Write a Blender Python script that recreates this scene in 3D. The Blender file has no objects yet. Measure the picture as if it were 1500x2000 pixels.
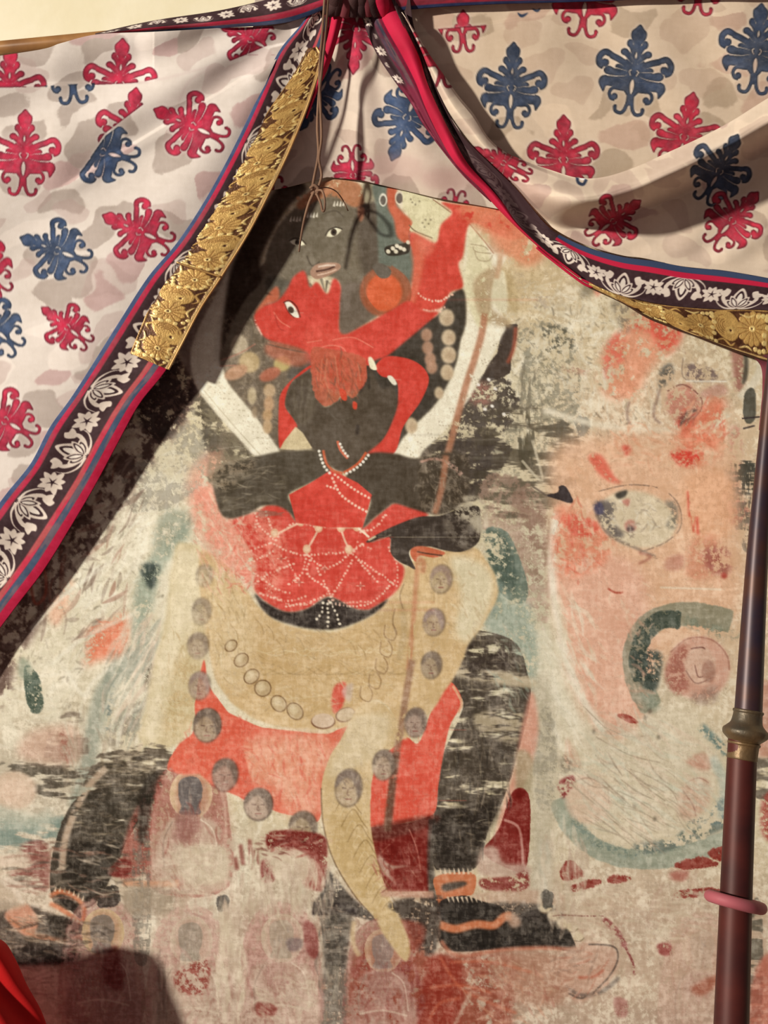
import bpy, math
import numpy as np

# ------------------------------------------------------------------ camera, light, exposure
SC = bpy.context.scene
CD = 2.5                     # camera distance from the painted cloth (m); 1 photo pixel = 1 mm on the cloth
ZC = 1.6                     # camera height
cam = bpy.data.cameras.new('camera'); cam_o = bpy.data.objects.new('camera', cam); SC.collection.objects.link(cam_o)
cam_o.location = (0, -CD, ZC); cam_o.rotation_euler = (math.pi/2, 0, 0); cam.sensor_fit = 'VERTICAL'; cam.sensor_height = 36; cam.lens = 36*CD/2.0
SC.camera = cam_o
SC.view_settings.view_transform = 'Standard'; SC.view_settings.look = 'None'; SC.view_settings.exposure = 0; SC.view_settings.gamma = 1; SC.view_settings.use_curve_mapping = False
world = bpy.data.worlds.new('world'); SC.world = world; world.use_nodes = True
bg = world.node_tree.nodes['Background']; bg.inputs[0].default_value = (1.0, .76, .70, 1); bg.inputs[1].default_value = .15
LAMP = (-12.3, -9.45, ZC+3.4)
ld = bpy.data.lights.new('hall_lamp', 'AREA'); ld.shape = 'DISK'; ld.size = .82; ld.energy = 3560; ld.color = (1.0, .90, .74)
lo = bpy.data.objects.new('hall_lamp', ld); SC.collection.objects.link(lo); lo.location = LAMP
from mathutils import Vector
lo.rotation_euler = (Vector((0, 0, ZC))-Vector(LAMP)).to_track_quat('-Z', 'Y').to_euler()
LIT = (1.02, .90, .70)       # what a white surface facing the room reads as; base colours are divided by it

# ------------------------------------------------------------------ pattern engine (procedural colours, numpy)
def PT(s):
    """'x,y x,y ...' -> list of points"""
    if not isinstance(s, str): return [tuple(p) for p in s]
    return [tuple(float(v) for v in q.split(',')) for q in s.split()]

def smooth_pts(p, closed=True, n=6):
    p = np.array(p, float); m = len(p)
    if m < 3: return p
    out = []
    rng = range(m) if closed else range(m-1)
    for i in rng:
        if closed: a, b, c, d = p[(i-1) % m], p[i], p[(i+1) % m], p[(i+2) % m]
        else: a, b, c, d = p[max(i-1, 0)], p[i], p[i+1], p[min(i+2, m-1)]
        for k in range(n):
            t = k/n
            out.append(0.5*((2*b)+(-a+c)*t+(2*a-5*b+4*c-d)*t*t+(-a+3*b-3*c+d)*t**3))
    if not closed: out.append(p[-1])
    return np.array(out)

def sstep(a, b, x):
    t = np.clip((x-a)/(b-a), 0, 1); return t*t*(3-2*t)

def value_noise(h, w, sy, sx, seed):
    r = np.random.RandomState(seed)
    gh, gw = int(h/sy)+3, int(w/sx)+3
    g = r.rand(gh, gw).astype(np.float32)
    y = np.arange(h, dtype=np.float32)/sy; x = np.arange(w, dtype=np.float32)/sx
    yi = y.astype(int); xi = x.astype(int)
    ty = y-yi; tx = x-xi; ty = ty*ty*(3-2*ty); tx = tx*tx*(3-2*tx)
    rows = g[yi]*(1-ty)[:, None]+g[yi+1]*ty[:, None]
    return rows[:, xi]*(1-tx)+rows[:, xi+1]*tx

def blur1(a, r, ax):
    r = int(r)
    if r < 1: return a
    k = 2*r+1
    pad = [(0, 0), (0, 0)]; pad[ax] = (r+1, r)
    c = np.cumsum(np.pad(a, pad, mode='edge'), axis=ax, dtype=np.float64)
    if ax == 0: return ((c[k:]-c[:-k])/k).astype(np.float32)
    return ((c[:, k:]-c[:, :-k])/k).astype(np.float32)

def white_blur(h, w, sy, sx, seed):
    """isotropic grain: blurred white noise (no lattice)"""
    r = np.random.RandomState(seed).rand(h, w).astype(np.float32)
    for _ in range(2): r = blur1(blur1(r, int(round(sy*.5)), 0), int(round(sx*.5)), 1)
    return (r-r.mean())/(r.std()+1e-6)

def fbm(h, w, sy, sx, seed, octv=4, gain=.55):
    a = 1.0; out = np.zeros((h, w), np.float32)
    for o in range(octv):
        if max(sy, sx) > 26:
            n = value_noise(h, w, max(sy, 1), max(sx, 1), seed*31+o*7); n = (n-n.mean())/n.std()
        else: n = white_blur(h, w, sy, sx, seed*31+o*7)
        out += a*n; a *= gain; sy /= 2; sx /= 2
        if sy < .7 and sx < .7: break
    return np.clip(.5+(out-out.mean())/(out.std()*3.6), 0, 1)       # centred on .5

def blur(a, r):
    r = max(1, int(round(r*.6)))
    for _ in range(2): a = blur1(blur1(a, r, 0), r, 1)
    return a

class Canvas:
    def __init__(s, x0, y0, x1, y1, step, base, seed=1):
        s.x0, s.y0, s.st = x0, y0, step
        s.w = int((x1-x0)/step)+1; s.h = int((y1-y0)/step)+1
        s.C = np.empty((s.h, s.w, 3), np.float32); s.C[:] = base
        s.seed = seed; s.N = {}
    def noise(s, kind):
        if kind not in s.N:
            q = 1/s.st; h, w, sd = s.h, s.w, s.seed
            s.N[kind] = {
                'b': lambda: fbm(h, w, 90*q, 90*q, sd+1, 5, .6),      # big blotches
                'm': lambda: fbm(h, w, 22*q, 22*q, sd+2, 5, .8),     # medium
                'f': lambda: .5+(fbm(h, w, 6*q, 6*q, sd+3, 3, .9)-.5)*.75+(fbm(h, w, 26*q, 26*q, sd+33, 1, .7)-.5)*.45,        # fine
                'h': lambda: .5*fbm(h, w, 5*q, 34*q, sd+4, 3, .7)+.5*fbm(h, w, 14*q, 60*q, sd+5, 4, .6),
                'v': lambda: .5*fbm(h, w, 40*q, 5*q, sd+6, 3, .7)+.5*fbm(h, w, 60*q, 14*q, sd+7, 4, .6),
                'w': lambda: .5*fbm(h, w, 3*q, 18*q, sd+8, 2, .7)+.5*fbm(h, w, 18*q, 3*q, sd+9, 2, .7),
                'r': lambda: 1-np.abs(s.noise('f')*.6+s.noise('m')*.4-.5)*5,       # thread-like cracks
                'wx': lambda: fbm(h, w, 26*q, 26*q, sd+10, 3), 'wy': lambda: fbm(h, w, 26*q, 26*q, sd+11, 3),
            }[kind]()
        return s.N[kind]
    def mask(s, pts, pad=0):
        """anti-aliased coverage of a polygon; returns (slice_y, slice_x, mask)"""
        p = (np.array(pts, float)-(s.x0, s.y0))/s.st
        xa = max(0, int(p[:, 0].min()-pad)-1); xb = min(s.w, int(p[:, 0].max()+pad)+3)
        ya = max(0, int(p[:, 1].min()-pad)-1); yb = min(s.h, int(p[:, 1].max()+pad)+3)
        if xb <= xa or yb <= ya: return None
        W = xb-xa; S = 3; H = (yb-ya)*S
        acc = np.zeros((H, W+1), np.float32)
        n = len(p)
        for i in range(n):
            x1, y1 = p[i]; x2, y2 = p[(i+1) % n]
            if y1 == y2: continue
            sg = 1.0
            if y1 > y2: x1, y1, x2, y2 = x2, y2, x1, y1; sg = -1.0
            j0 = max(0, int(math.ceil((y1-ya)*S-.5))); j1 = min(H-1, int(math.floor((y2-ya)*S-.5)))
            if j1 < j0: continue
            j = np.arange(j0, j1+1)
            yy = (j+.5)/S+ya
            xx = np.clip(x1+(yy-y1)*(x2-x1)/(y2-y1)-xa, 0, W-.001)
            k = xx.astype(int); f = xx-k
            np.add.at(acc, (j, k), sg*(1-f)); np.add.at(acc, (j, np.minimum(k+1, W)), sg*f)
        m = np.clip(np.abs(np.cumsum(acc, axis=1)[:, :W]), 0, 1)
        m = m.reshape(yb-ya, S, W).mean(1)
        return slice(ya, yb), slice(xa, xb), m
    def comp(s, sy, sx, m, col):
        c = s.C[sy, sx]; c += (np.array(col, np.float32)-c)*m[..., None]
    def poly(s, pts, col, a=1.0, soft=0, rough=0, wear=0, kind='m', sm=True, ws=.1, warp=0):
        p = PT(pts)
        if sm: p = smooth_pts(p)
        p = np.array(p, float)
        if warp:
            n1, n2 = s.noise('wx'), s.noise('wy')
            ix = np.clip(((p[:, 0]-s.x0)/s.st).astype(int), 0, s.w-1); iy = np.clip(((p[:, 1]-s.y0)/s.st).astype(int), 0, s.h-1)
            p = p+np.stack([(n1[iy, ix]-.5), (n2[iy, ix]-.5)], 1)*2*warp
        r = s.mask(p, pad=(soft*2+4)/s.st)
        if r is None: return
        sy, sx, m = r
        if soft: m = blur(m, soft/s.st)
        if rough:
            n = s.noise('f')[sy, sx]*.5+s.noise(kind)[sy, sx]*.5
            if not soft: m = blur(m, 2)
            m = sstep(.38, .62, m+(n-.5)*rough)*(m > .02)
        if wear:
            n = s.noise(kind)[sy, sx]
            m = m*sstep(wear-ws, wear+ws, n)
        s.comp(sy, sx, m*a, col)
    def ell(s, x, y, rx, ry, col, rot=0, **k):
        t = np.linspace(0, 2*math.pi, 25)[:-1]; c, d = math.cos(math.radians(rot)), math.sin(math.radians(rot))
        s.poly([(x+rx*math.cos(u)*c-ry*math.sin(u)*d, y+rx*math.cos(u)*d+ry*math.sin(u)*c) for u in t], col, sm=False, **k)
    def line(s, pts, w, col, taper=0, sm=True, closed=False, **k):
        p = PT(pts)
        if closed: p = p+[p[0]]
        if sm and len(p) > 2: p = smooth_pts(p, False)
        p = np.array(p, float)
        d = np.gradient(p, axis=0); L = np.hypot(d[:, 0], d[:, 1])+1e-6
        nrm = np.stack([-d[:, 1]/L, d[:, 0]/L], 1)
        t = np.linspace(0, 1, len(p))
        ww = np.full(len(p), w/2.)
        if taper == 1: ww = ww*(1-.85*t)
        elif taper == 2: ww = ww*(.15+.85*np.sin(math.pi*t))
        elif taper == 3: ww = ww*(.15+.85*t)
        q = np.vstack([p+nrm*ww[:, None], (p-nrm*ww[:, None])[::-1]])
        s.poly(q, col, sm=False, **k)
    def dots(s, pts, gap, r, col, jit=0, **k):
        p = smooth_pts(PT(pts), False) if len(PT(pts)) > 2 else np.array(PT(pts))
        seg = np.hypot(*np.diff(p, axis=0).T); cum = np.concatenate([[0], np.cumsum(seg)])
        rr = np.random.RandomState(int(p[0, 0]*7+p[0, 1]) % 9999)
        for u in np.arange(0, cum[-1], gap):
            x = np.interp(u, cum, p[:, 0]); y = np.interp(u, cum, p[:, 1])
            s.ell(x+rr.randn()*jit, y+rr.randn()*jit, r*(1+.3*rr.randn()*(jit > 0)), r, col, **k)
    def hatch(s, x, y, rx, ry, ang, n, ln, w, cols, a=.45, spread=18, seed=1, soft=0, wear=0, curve=.15):
        r = np.random.RandomState(seed)
        for _ in range(n):
            t = r.rand()*6.28; q = math.sqrt(r.rand()); cx = x+rx*q*math.cos(t); cy = y+ry*q*math.sin(t)
            th = math.radians(ang+r.randn()*spread); l = ln*(.4+r.rand()); dx, dy = math.cos(th)*l/2, math.sin(th)*l/2; b = r.randn()*curve
            s.line([(cx-dx, cy-dy), (cx-dy*b, cy+dx*b), (cx+dx, cy+dy)], w*(.5+r.rand()), cols[r.randint(len(cols))], taper=2, a=a*(.5+.5*r.rand()), soft=soft, wear=wear, kind='f')
    def grain(s, amt, kind='f', tint=(1, 1, 1)):
        s.C += ((s.noise(kind)-.5)*2*amt)[..., None]*np.array(tint, np.float32)
    def sample(s, px, py):
        x = np.clip((px-s.x0)/s.st, 0, s.w-1.001); y = np.clip((py-s.y0)/s.st, 0, s.h-1.001)
        xi = x.astype(int); yi = y.astype(int); fx = (x-xi)[..., None]; fy = (y-yi)[..., None]
        C = s.C
        return (C[yi, xi]*(1-fx)+C[yi, xi+1]*fx)*(1-fy)+(C[yi+1, xi]*(1-fx)+C[yi+1, xi+1]*fx)*fy
# ------------------------------------------------------------------ the painted cloth
RED = (208, 76, 60); PINK = (222, 152, 118); DK = (80, 70, 58); GREY = (112, 103, 86); CRM = (216, 202, 164)
TAN = (196, 170, 120); WHT = (234, 222, 188); GRN = (122, 136, 116); DGR = (62, 74, 64); DRED = (122, 40, 32); ORG = (214, 104, 66)
def paint_mural():
    c = Canvas(-200, 230, 1700, 2090, 1.5, (220, 203, 160), 11)
    P, L, E, D = c.poly, c.line, c.ell, c.dots
    # ground tones of the old cloth
    for x, y, rx, ry, col in [(250, 1150, 300, 320, (216, 203, 168)), (1150, 800, 260, 260, (214, 200, 162)), (1000, 520, 180, 160, (206, 182, 136)), (1280, 620, 240, 120, (206, 184, 142)),
            (1300, 1100, 260, 420, (214, 180, 142)), (1050, 1250, 120, 300, (200, 192, 158)), (1250, 1500, 240, 260, (206, 190, 154)), (300, 1880, 420, 260, (182, 160, 134)),
            (1280, 1880, 360, 200, (188, 160, 132)), (700, 1900, 420, 170, (172, 140, 116)), (60, 1560, 180, 200, (190, 176, 148)), (400, 1720, 260, 90, (196, 178, 146))]:
        E(x, y, rx, ry, col, soft=110, a=.85)
    P('-200,1990 1700,1990 1700,2090 -200,2090', (160, 132, 112), a=.6, soft=80, sm=False)
    # worn speckle over the ground
    c.poly('-200,230 1700,230 1700,2090 -200,2090', (166, 148, 116), a=.22, wear=.62, kind='m', sm=False, ws=.12)
    c.poly('-200,230 1700,230 1700,2090 -200,2090', (238, 226, 190), a=.4, wear=.60, kind='f', sm=False, ws=.1)
    c.poly('-200,900 500,900 500,2090 -200,2090', (226, 216, 184), a=.5, wear=.56, kind='b', sm=False, ws=.1, soft=30)
    H = c.hatch; LT = [(230, 220, 190), (222, 210, 176), (214, 200, 164)]; DKS = [(120, 108, 86), (96, 86, 68), (140, 126, 100)]
    H(1140, 780, 150, 180, 80, 260, 60, 6, LT, .4, 25, 1); H(1060, 640, 120, 90, 10, 140, 50, 6, LT, .4, 30, 2); H(1120, 760, 150, 200, 60, 260, 14, 3, DKS, .45, 50, 3)
    H(230, 1180, 170, 250, -55, 320, 90, 9, LT, .4, 14, 4); H(180, 1240, 170, 220, -55, 160, 16, 4, DKS, .35, 40, 5); H(330, 930, 120, 120, -50, 130, 40, 6, LT, .4, 25, 6)
    H(60, 1450, 120, 150, 0, 120, 50, 6, LT, .35, 20, 7); H(450, 1700, 250, 120, 90, 160, 60, 8, LT, .3, 12, 8); H(450, 1880, 300, 130, 90, 160, 70, 8, [(206, 186, 154), (190, 160, 134)], .35, 10, 9)
    H(1270, 620, 200, 90, 20, 120, 40, 6, LT, .3, 40, 10); H(1300, 1850, 180, 140, 90, 160, 60, 7, [(206, 180, 146), (180, 146, 120), (214, 190, 156)], .35, 14, 11)
    H(700, 1500, 800, 500, 20, 500, 9, 2.2, DKS, .35, 70, 12); H(1300, 900, 200, 300, 60, 260, 9, 2.2, [(130, 92, 74), (110, 100, 84)], .4, 60, 13); H(300, 1900, 300, 120, 0, 60, 60, 5, [(150, 122, 104)], .4, 12, 14)
    # dark scratched areas
    def scratch(pts, a=.8, wear=.5, kind='h', col=(74, 66, 54), soft=16, rough=.7):
        P(pts, col, a=a, wear=wear, kind=kind, soft=soft, rough=rough)
    # mottling on the left margin, with the curtain's cast shade painted in as dark brown
    P('-200,1500 -200,1100 120,900 260,720 380,560 440,520 430,700 390,790 300,900 190,1060 100,1190 30,1300 0,1380', (150, 124, 104), a=.75, soft=16, wear=.40, kind='m')
    P('-200,1500 -200,1100 120,900 260,720 350,600 380,700 380,790 300,900 190,1060 100,1190 30,1300 0,1380', (92, 70, 60), a=.7, soft=10, wear=.52, kind='m', ws=.07)
    H(150, 1000, 130, 260, -55, 200, 50, 8, [(216, 200, 168), (196, 176, 146), (110, 84, 70), (150, 96, 76)], .5, 25, 70)
    P('250,700 330,690 385,770 320,860 270,820', (64, 50, 44), a=.85, soft=8, wear=.38, kind='f'); L('60,1140 85,1110 90,1160 70,1180 60,1140', 5, (190, 96, 70), a=.8, soft=1)
    P('375,560 410,590 390,640 372,700 380,740 350,690 352,610', (160, 140, 120), a=.9, soft=4); L('392,600 402,575 430,560', 8, (226, 214, 180), a=.8, soft=2)
    # left of the ring, foliage scrapes
    scratch('395,760 440,790 520,860 560,900 420,950 408,880 385,800', .75, .5, 'f', (92, 82, 64))
    scratch('395,770 470,850 520,895 430,900 400,830', .6, .42, 'h', (84, 74, 58))
    scratch('250,920 380,790 400,880 380,960 270,1000', .35, .52, 'f')
    for q in ['420,850 460,842', '425,878 470,872', '430,822 458,826', '440,905 490,892', '420,800 440,812', '455,880 500,870']: L(q, 4, (226, 216, 182), taper=2, sm=False, a=.8)
    # right: big scraped flame ground
    scratch('1000,640 1030,700 1000,780 960,860 960,940 1040,960 1060,880 1120,820 1130,720 1100,640', .5, .55, 'f', (90, 84, 64))
    P('986,634 1012,634 1010,660 1000,700 998,730 975,742 938,745 952,715 972,690 978,660', (76, 64, 54), rough=.8, soft=3, a=.95, sm=False)
    L('1008,640 1004,680 992,710', 7, (176, 96, 70), a=.8, soft=2)
    P('930,745 975,735 1010,775 1005,820 965,860 950,930 905,970 870,930 850,890 880,840', (76, 66, 56), rough=.9, soft=10, a=.9, wear=.36, kind='f')
    scratch('820,880 850,860 960,850 1000,880 950,960 900,1000 850,970', .85, .36, 'h', (76, 66, 56))
    scratch('940,820 1060,800 1130,860 1120,960 1040,1010 940,990', .75, .52, 'h', (86, 76, 60))
    scratch('1010,800 1045,830 1040,900 1020,920', .8, .45, 'v', (84, 76, 58))
    E(940, 770, 26, 24, (196, 130, 106), a=.55, soft=8, wear=.45, kind='f')
    for x, y in [(935, 752), (962, 794), (948, 800), (985, 810), (955, 742), (968, 760)]: E(x, y, 4, 3, (232, 222, 200), rot=30)
    P('950,930 1040,950 1080,1060 1060,1240 1000,1100 940,1020', (160, 130, 106), a=.7, soft=16, wear=.45, kind='f', rough=.5)
    P('1010,960 1070,980 1090,1120 1040,1140 1010,1040', (132, 100, 80), a=.6, soft=14, wear=.5, kind='m')
    L('1040,860 1060,940 1020,900', 5, (222, 208, 172), a=.6)
    # upper right ground : rubbed red and dark
    P('1180,690 1220,640 1270,600 1330,640 1320,680 1290,700 1260,740 1240,780 1180,770', (222, 142, 104), a=.75, soft=16, wear=.36, kind='m')
    P('1235,640 1270,596 1330,625 1325,670 1295,690 1270,650', (206, 78, 58), a=.85, soft=9, wear=.5, kind='f', ws=.18)
    P('1180,680 1215,650 1222,700 1195,720 1200,745 1185,740', (206, 92, 70), a=.7, soft=8, wear=.5, kind='f')
    E(1060, 590, 16, 20, (160, 142, 116), a=.6, soft=5, wear=.45, kind='f')
    P('1150,520 1175,520 1170,560 1135,585 1140,555', (128, 116, 92), a=.7, soft=8)
    P('1195,590 1225,600 1230,650 1215,640', (112, 98, 80), a=.6, soft=8, wear=.4, kind='f')
    P('1225,540 1252,560 1250,612 1225,600', (88, 74, 62), a=.8, soft=6, wear=.4, kind='f')
    P('1160,540 1180,560 1165,580', (214, 120, 90), a=.7, soft=6)
    scratch('1060,640 1110,650 1115,680 1070,690', .75, .5, 'f', (96, 92, 74), 12)
    scratch('1020,720 1060,740 1050,860 1010,830', .6, .5, 'v', (120, 110, 88), 12)
    scratch('1125,815 1150,820 1150,850 1130,845', .6, .45, 'f', (92, 88, 76), 6)
    L('1100,720 1150,728', 11, (172, 122, 96), a=.6, soft=5, wear=.4, kind='f')
    # small head in a ring, upper right
    P('1290,725 1310,710 1316,735 1290,760', (84, 80, 70), a=.8, soft=4, wear=.4, kind='f')
    P('1340,712 1392,722 1400,742 1350,745', (112, 92, 82), a=.85, soft=3, wear=.42, kind='f')
    P('1372,765 1410,750 1420,770 1375,778', (186, 132, 112), a=.6, soft=6)
    P('1330,756 1350,752 1368,790 1360,820 1330,832 1304,800 1305,770', (190, 122, 98), a=.8, soft=4, wear=.35, kind='f')
    L('1304,765 1335,752 1368,775 1370,800 1350,825 1325,832', 3, (132, 86, 70), a=.8, wear=.35, kind='f')
    P('1330,812 1362,800 1358,830 1330,836', (92, 82, 72), a=.85, soft=3, wear=.35, kind='f')
    for q in ['1230,785 1225,810 1232,832', '1280,788 1278,815 1292,828', '1290,760 1282,790']: L(q, 4, (126, 98, 84), a=.7, soft=1)
    L('1060,800 1130,822 1215,838 1280,841 1350,842 1400,835 1425,810', 12, (230, 216, 182), a=.8, soft=4)
    H(1370, 850, 50, 70, -60, 110, 30, 6, [(214, 100, 72), (226, 160, 120), (232, 186, 144), (208, 78, 58)], .5, 20, 72); H(1380, 1100, 50, 50, 85, 80, 20, 4, [(170, 104, 84), (206, 130, 100), (222, 170, 130)], .5, 20, 73); H(1230, 930, 120, 60, 70, 140, 30, 6, [(232, 186, 140), (222, 160, 116), (228, 196, 154)], .45, 30, 74)
    L('1335,700 1340,742 1420,745', 2, (120, 100, 84), a=.7)
    L('1340,745 1420,746', 3, (236, 224, 194), a=.9)
    # right margin
    P('1428,662 1450,680 1455,740 1440,770 1432,720', (156, 100, 82), a=.8, soft=5, wear=.35, kind='f')
    P('1450,675 1462,700 1460,740 1450,750 1454,710', (84, 78, 64), a=.85, soft=3)
    L('1455,668 1482,690 1486,720 1470,752 1445,778', 16, (222, 208, 174), a=.9, soft=2)
    P('1455,770 1475,762 1474,820 1455,825', (86, 82, 68), a=.9, soft=4, rough=.5)
    L('1450,818 1485,815', 3, (62, 52, 50)); L('1452,838 1475,832', 3, (62, 52, 50))
    P('1428,840 1450,850 1445,960 1470,1000 1440,1040 1425,950', (168, 84, 68), a=.55, soft=8, wear=.5, kind='f')
    scratch('1420,910 1478,905 1475,960 1425,955', .9, .45, 'w', (62, 60, 50), 5)
    scratch('1425,960 1475,965 1465,1080 1440,1040', .7, .5, 'w', (80, 72, 60), 6)
    P('1412,960 1430,985 1445,1025 1425,1020', (130, 52, 46), a=.8, soft=5, wear=.4, kind='f')
    # the salmon banner on the right
    P('1080,880 1180,850 1300,850 1420,860 1440,1000 1440,1200 1300,1290 1250,1400 1190,1440 1130,1380 1090,1220 1078,1000', (222, 176, 136), a=.85, soft=22)
    P('1090,1100 1250,1110 1260,1380 1200,1440 1130,1370 1095,1210', (222, 172, 140), a=.9, soft=20)
    L('1090,1000 1078,1090 1088,1200 1120,1330 1180,1430', 15, (228, 214, 184), a=.9, soft=4)
    L('1050,1230 1080,1330 1130,1430 1200,1490', 40, (214, 204, 172), a=.8, soft=14)
    P('1085,995 1130,1000 1180,1020 1200,1060 1170,1110 1090,1120', (220, 134, 100), a=.75, soft=12, wear=.42, kind='m')
    P('1100,1008 1150,1012 1172,1035 1150,1052 1118,1045', (208, 84, 62), a=.85, soft=5, wear=.46, kind='w', ws=.16)
    P('1150,895 1175,890 1200,930 1215,945 1180,935', (210, 96, 72), a=.85, soft=6, wear=.4, kind='f')
    P('1325,850 1370,800 1400,770 1420,800 1400,880 1360,915 1335,905', (218, 120, 86), a=.75, soft=14, wear=.4, kind='m')
    P('1310,885 1365,880 1368,905 1335,912', (206, 66, 50), a=.9, soft=6, wear=.4, kind='f', ws=.16)
    P('1215,870 1232,875 1225,892', (208, 78, 60), a=.8, soft=4)
    P('1340,930 1430,930 1430,1040 1350,1050', (224, 168, 124), a=.7, soft=14)
    for q in ['1345,960 1348,1010', '1352,980 1356,1040', '1362,1010 1364,1045']: L(q, 6, (206, 82, 62), a=.75, soft=2, wear=.35, kind='v')
    P('1350,1060 1400,1050 1400,1120 1345,1130', (204, 134, 100), a=.7, soft=10, wear=.4, kind='f')
    P('1375,1075 1420,1070 1425,1120 1385,1115', (150, 84, 70), a=.75, soft=8, wear=.42, kind='f')
    E(1415, 1125, 6, 6, (176, 76, 62), a=.9, soft=1)
    P('1305,1090 1335,1085 1330,1112 1300,1112', (190, 132, 108), a=.7, soft=5)
    # eye like medallion
    E(1245, 1015, 78, 55, (214, 196, 158), rot=14, soft=5, a=.95)
    L('1170,960 1230,948 1290,955 1325,985 1330,1030 1300,1060 1250,1080', 2.5, (110, 90, 74), a=.6, wear=.4, kind='f')
    P('1160,985 1180,978 1202,985 1200,1020 1220,1045 1200,1050 1175,1020', (104, 94, 84), a=.9, soft=4, wear=.36, kind='f')
    P('1160,988 1175,982 1180,1002 1166,1006', (72, 68, 90), a=.8, soft=3)
    L('1165,1005 1190,1045 1240,1070 1285,1090', 5, (116, 100, 84), a=.75, soft=2, wear=.3, kind='f')
    P('1203,965 1225,958 1222,970 1208,975', (62, 58, 50), a=.9, soft=2)
    P('1300,980 1322,985 1322,1030 1300,1028 1312,1008', (118, 110, 92), a=.8, soft=4, wear=.42, kind='f')
    P('1215,980 1230,975 1228,990', (190, 120, 100), a=.8, soft=2); E(1232, 1028, 12, 12, (192, 134, 112), a=.9, soft=2); E(1232, 1034, 8, 6, (78, 68, 66), a=.8, soft=1)
    P('1066,968 1090,962 1092,950 1106,952 1120,982 1095,978', (62, 54, 52), a=.95, soft=2, rough=.4)
    L('1040,950 1070,970', 4, (110, 96, 80), a=.8)
    L('1248,1080 1272,1088 1248,1102', 5, (170, 112, 90), a=.8, soft=1)
    L('1188,1150 1202,1158 1218,1158', 4, (174, 84, 62)); L('1290,1148 1410,1152', 4, (232, 216, 182), a=.6)
    # green swirl and small head
    L('1430,1215 1360,1200 1300,1205 1255,1235 1240,1290 1250,1340 1275,1385', 46, (122, 128, 104), a=.7, soft=7, rough=.4)
    L('1330,1212 1290,1212 1260,1240 1246,1290 1255,1330', 34, (64, 74, 62), a=.95, soft=4, wear=.34, kind='f', rough=.4)
    P('1235,1280 1290,1275 1290,1320 1280,1350 1255,1340', (54, 64, 56), a=.95, soft=5, wear=.3, kind='f')
    L('1285,1390 1255,1350', 20, (140, 146, 122), a=.6, soft=5)
    L('1340,1212 1420,1240 1440,1250', 22, (116, 122, 98), a=.8, soft=6, wear=.42, kind='f')
    E(1365, 1305, 62, 62, (206, 158, 130), soft=5, a=.95)
    P('1300,1310 1320,1270 1342,1262 1344,1300 1345,1345 1325,1358 1305,1340', (166, 104, 84), a=.9, soft=5, wear=.25, kind='f')
    L('1310,1275 1345,1248 1390,1250 1420,1280 1425,1310', 3, (168, 118, 96), a=.8)
    E(1368, 1300, 30, 38, (208, 170, 140), soft=3); E(1385, 1312, 14, 22, (176, 134, 110), soft=3)
    L('1350,1268 1370,1265 1378,1268', 2.5, (120, 76, 64)); L('1358,1300 1364,1322 1374,1322', 2.5, (150, 110, 92)); L('1340,1310 1360,1335 1390,1325', 2, (150, 110, 92))
    P('1350,1360 1400,1340 1395,1375 1360,1375', (136, 106, 88), a=.65, soft=8, wear=.4, kind='f')
    # cream cloud rolls with a green rim
    P('1130,1420 1200,1460 1280,1400 1330,1380 1400,1440 1420,1540 1410,1620 1340,1660 1240,1670 1150,1640 1100,1560 1090,1480', (212, 196, 160), a=.85, soft=18)
    L('1090,1560 1120,1620 1180,1665 1260,1680 1340,1670 1430,1640', 38, (136, 146, 124), a=.7, soft=10, rough=.3)
    L('1120,1600 1170,1650 1250,1672', 18, (92, 110, 96), a=.7, soft=5, wear=.5, kind='f')
    L('1240,1660 1300,1652 1360,1630 1430,1600', 24, (78, 92, 82), a=.8, soft=5, wear=.42, kind='f')
    L('1330,1640 1350,1610 1400,1590', 12, (86, 98, 86), a=.7, soft=3, wear=.4, kind='f')
    L('1370,1420 1400,1450 1430,1480', 16, (84, 110, 102), a=.85, soft=4, wear=.35, kind='f')
    L('1390,1480 1415,1530 1412,1600', 20, (176, 182, 160), a=.7, soft=5)
    P('1380,1580 1420,1560 1425,1600 1390,1610', (92, 112, 108), a=.7, soft=5, wear=.4, kind='f')
    P('1340,1490 1375,1470 1388,1500 1370,1505', (196, 146, 118), a=.85, soft=4)
    P('1330,1540 1380,1520 1385,1570 1350,1600 1325,1590', (200, 158, 128), a=.7, soft=8)
    for q in ['1340,1530 1365,1520 1385,1530', '1335,1545 1355,1575 1360,1595', '1340,1535 1358,1545 1375,1540']: L(q, 2.5, (156, 112, 92), a=.7)
    E(1150, 1560, 46, 50, (214, 184, 152), soft=6, a=.8); L('1120,1530 1150,1520 1185,1540 1190,1570', 2.5, (170, 140, 114), a=.7)
    for q in ['1200,1520 1240,1560', '1250,1530 1300,1565', '1180,1420 1230,1440 1280,1435', '1140,1380 1200,1440', '1165,1440 1230,1475 1290,1490']: L(q, 2.2, (150, 130, 104), a=.6)
    P('1205,1398 1225,1396 1250,1412 1235,1414 1222,1408', (150, 52, 40), a=.95, soft=1, rough=.5)
    for x, y in [(1160, 1430), (1215, 1560), (1240, 1575), (1270, 1390), (1262, 1402), (1288, 1440), (1280, 1600)]: E(x, y, 4, 6, (110, 100, 82), rot=20, a=.7, soft=1)
    P('1108,1440 1135,1490 1130,1500 1105,1495', (206, 164, 132), a=.8, soft=3)
    P('1095,1475 1130,1490 1135,1500 1100,1510', (112, 100, 80), a=.7, soft=5, wear=.45, kind='f')
    P('1090,1530 1118,1515 1122,1530 1100,1560', (124, 34, 36), a=.85, soft=3, wear=.35, kind='f')
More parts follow.
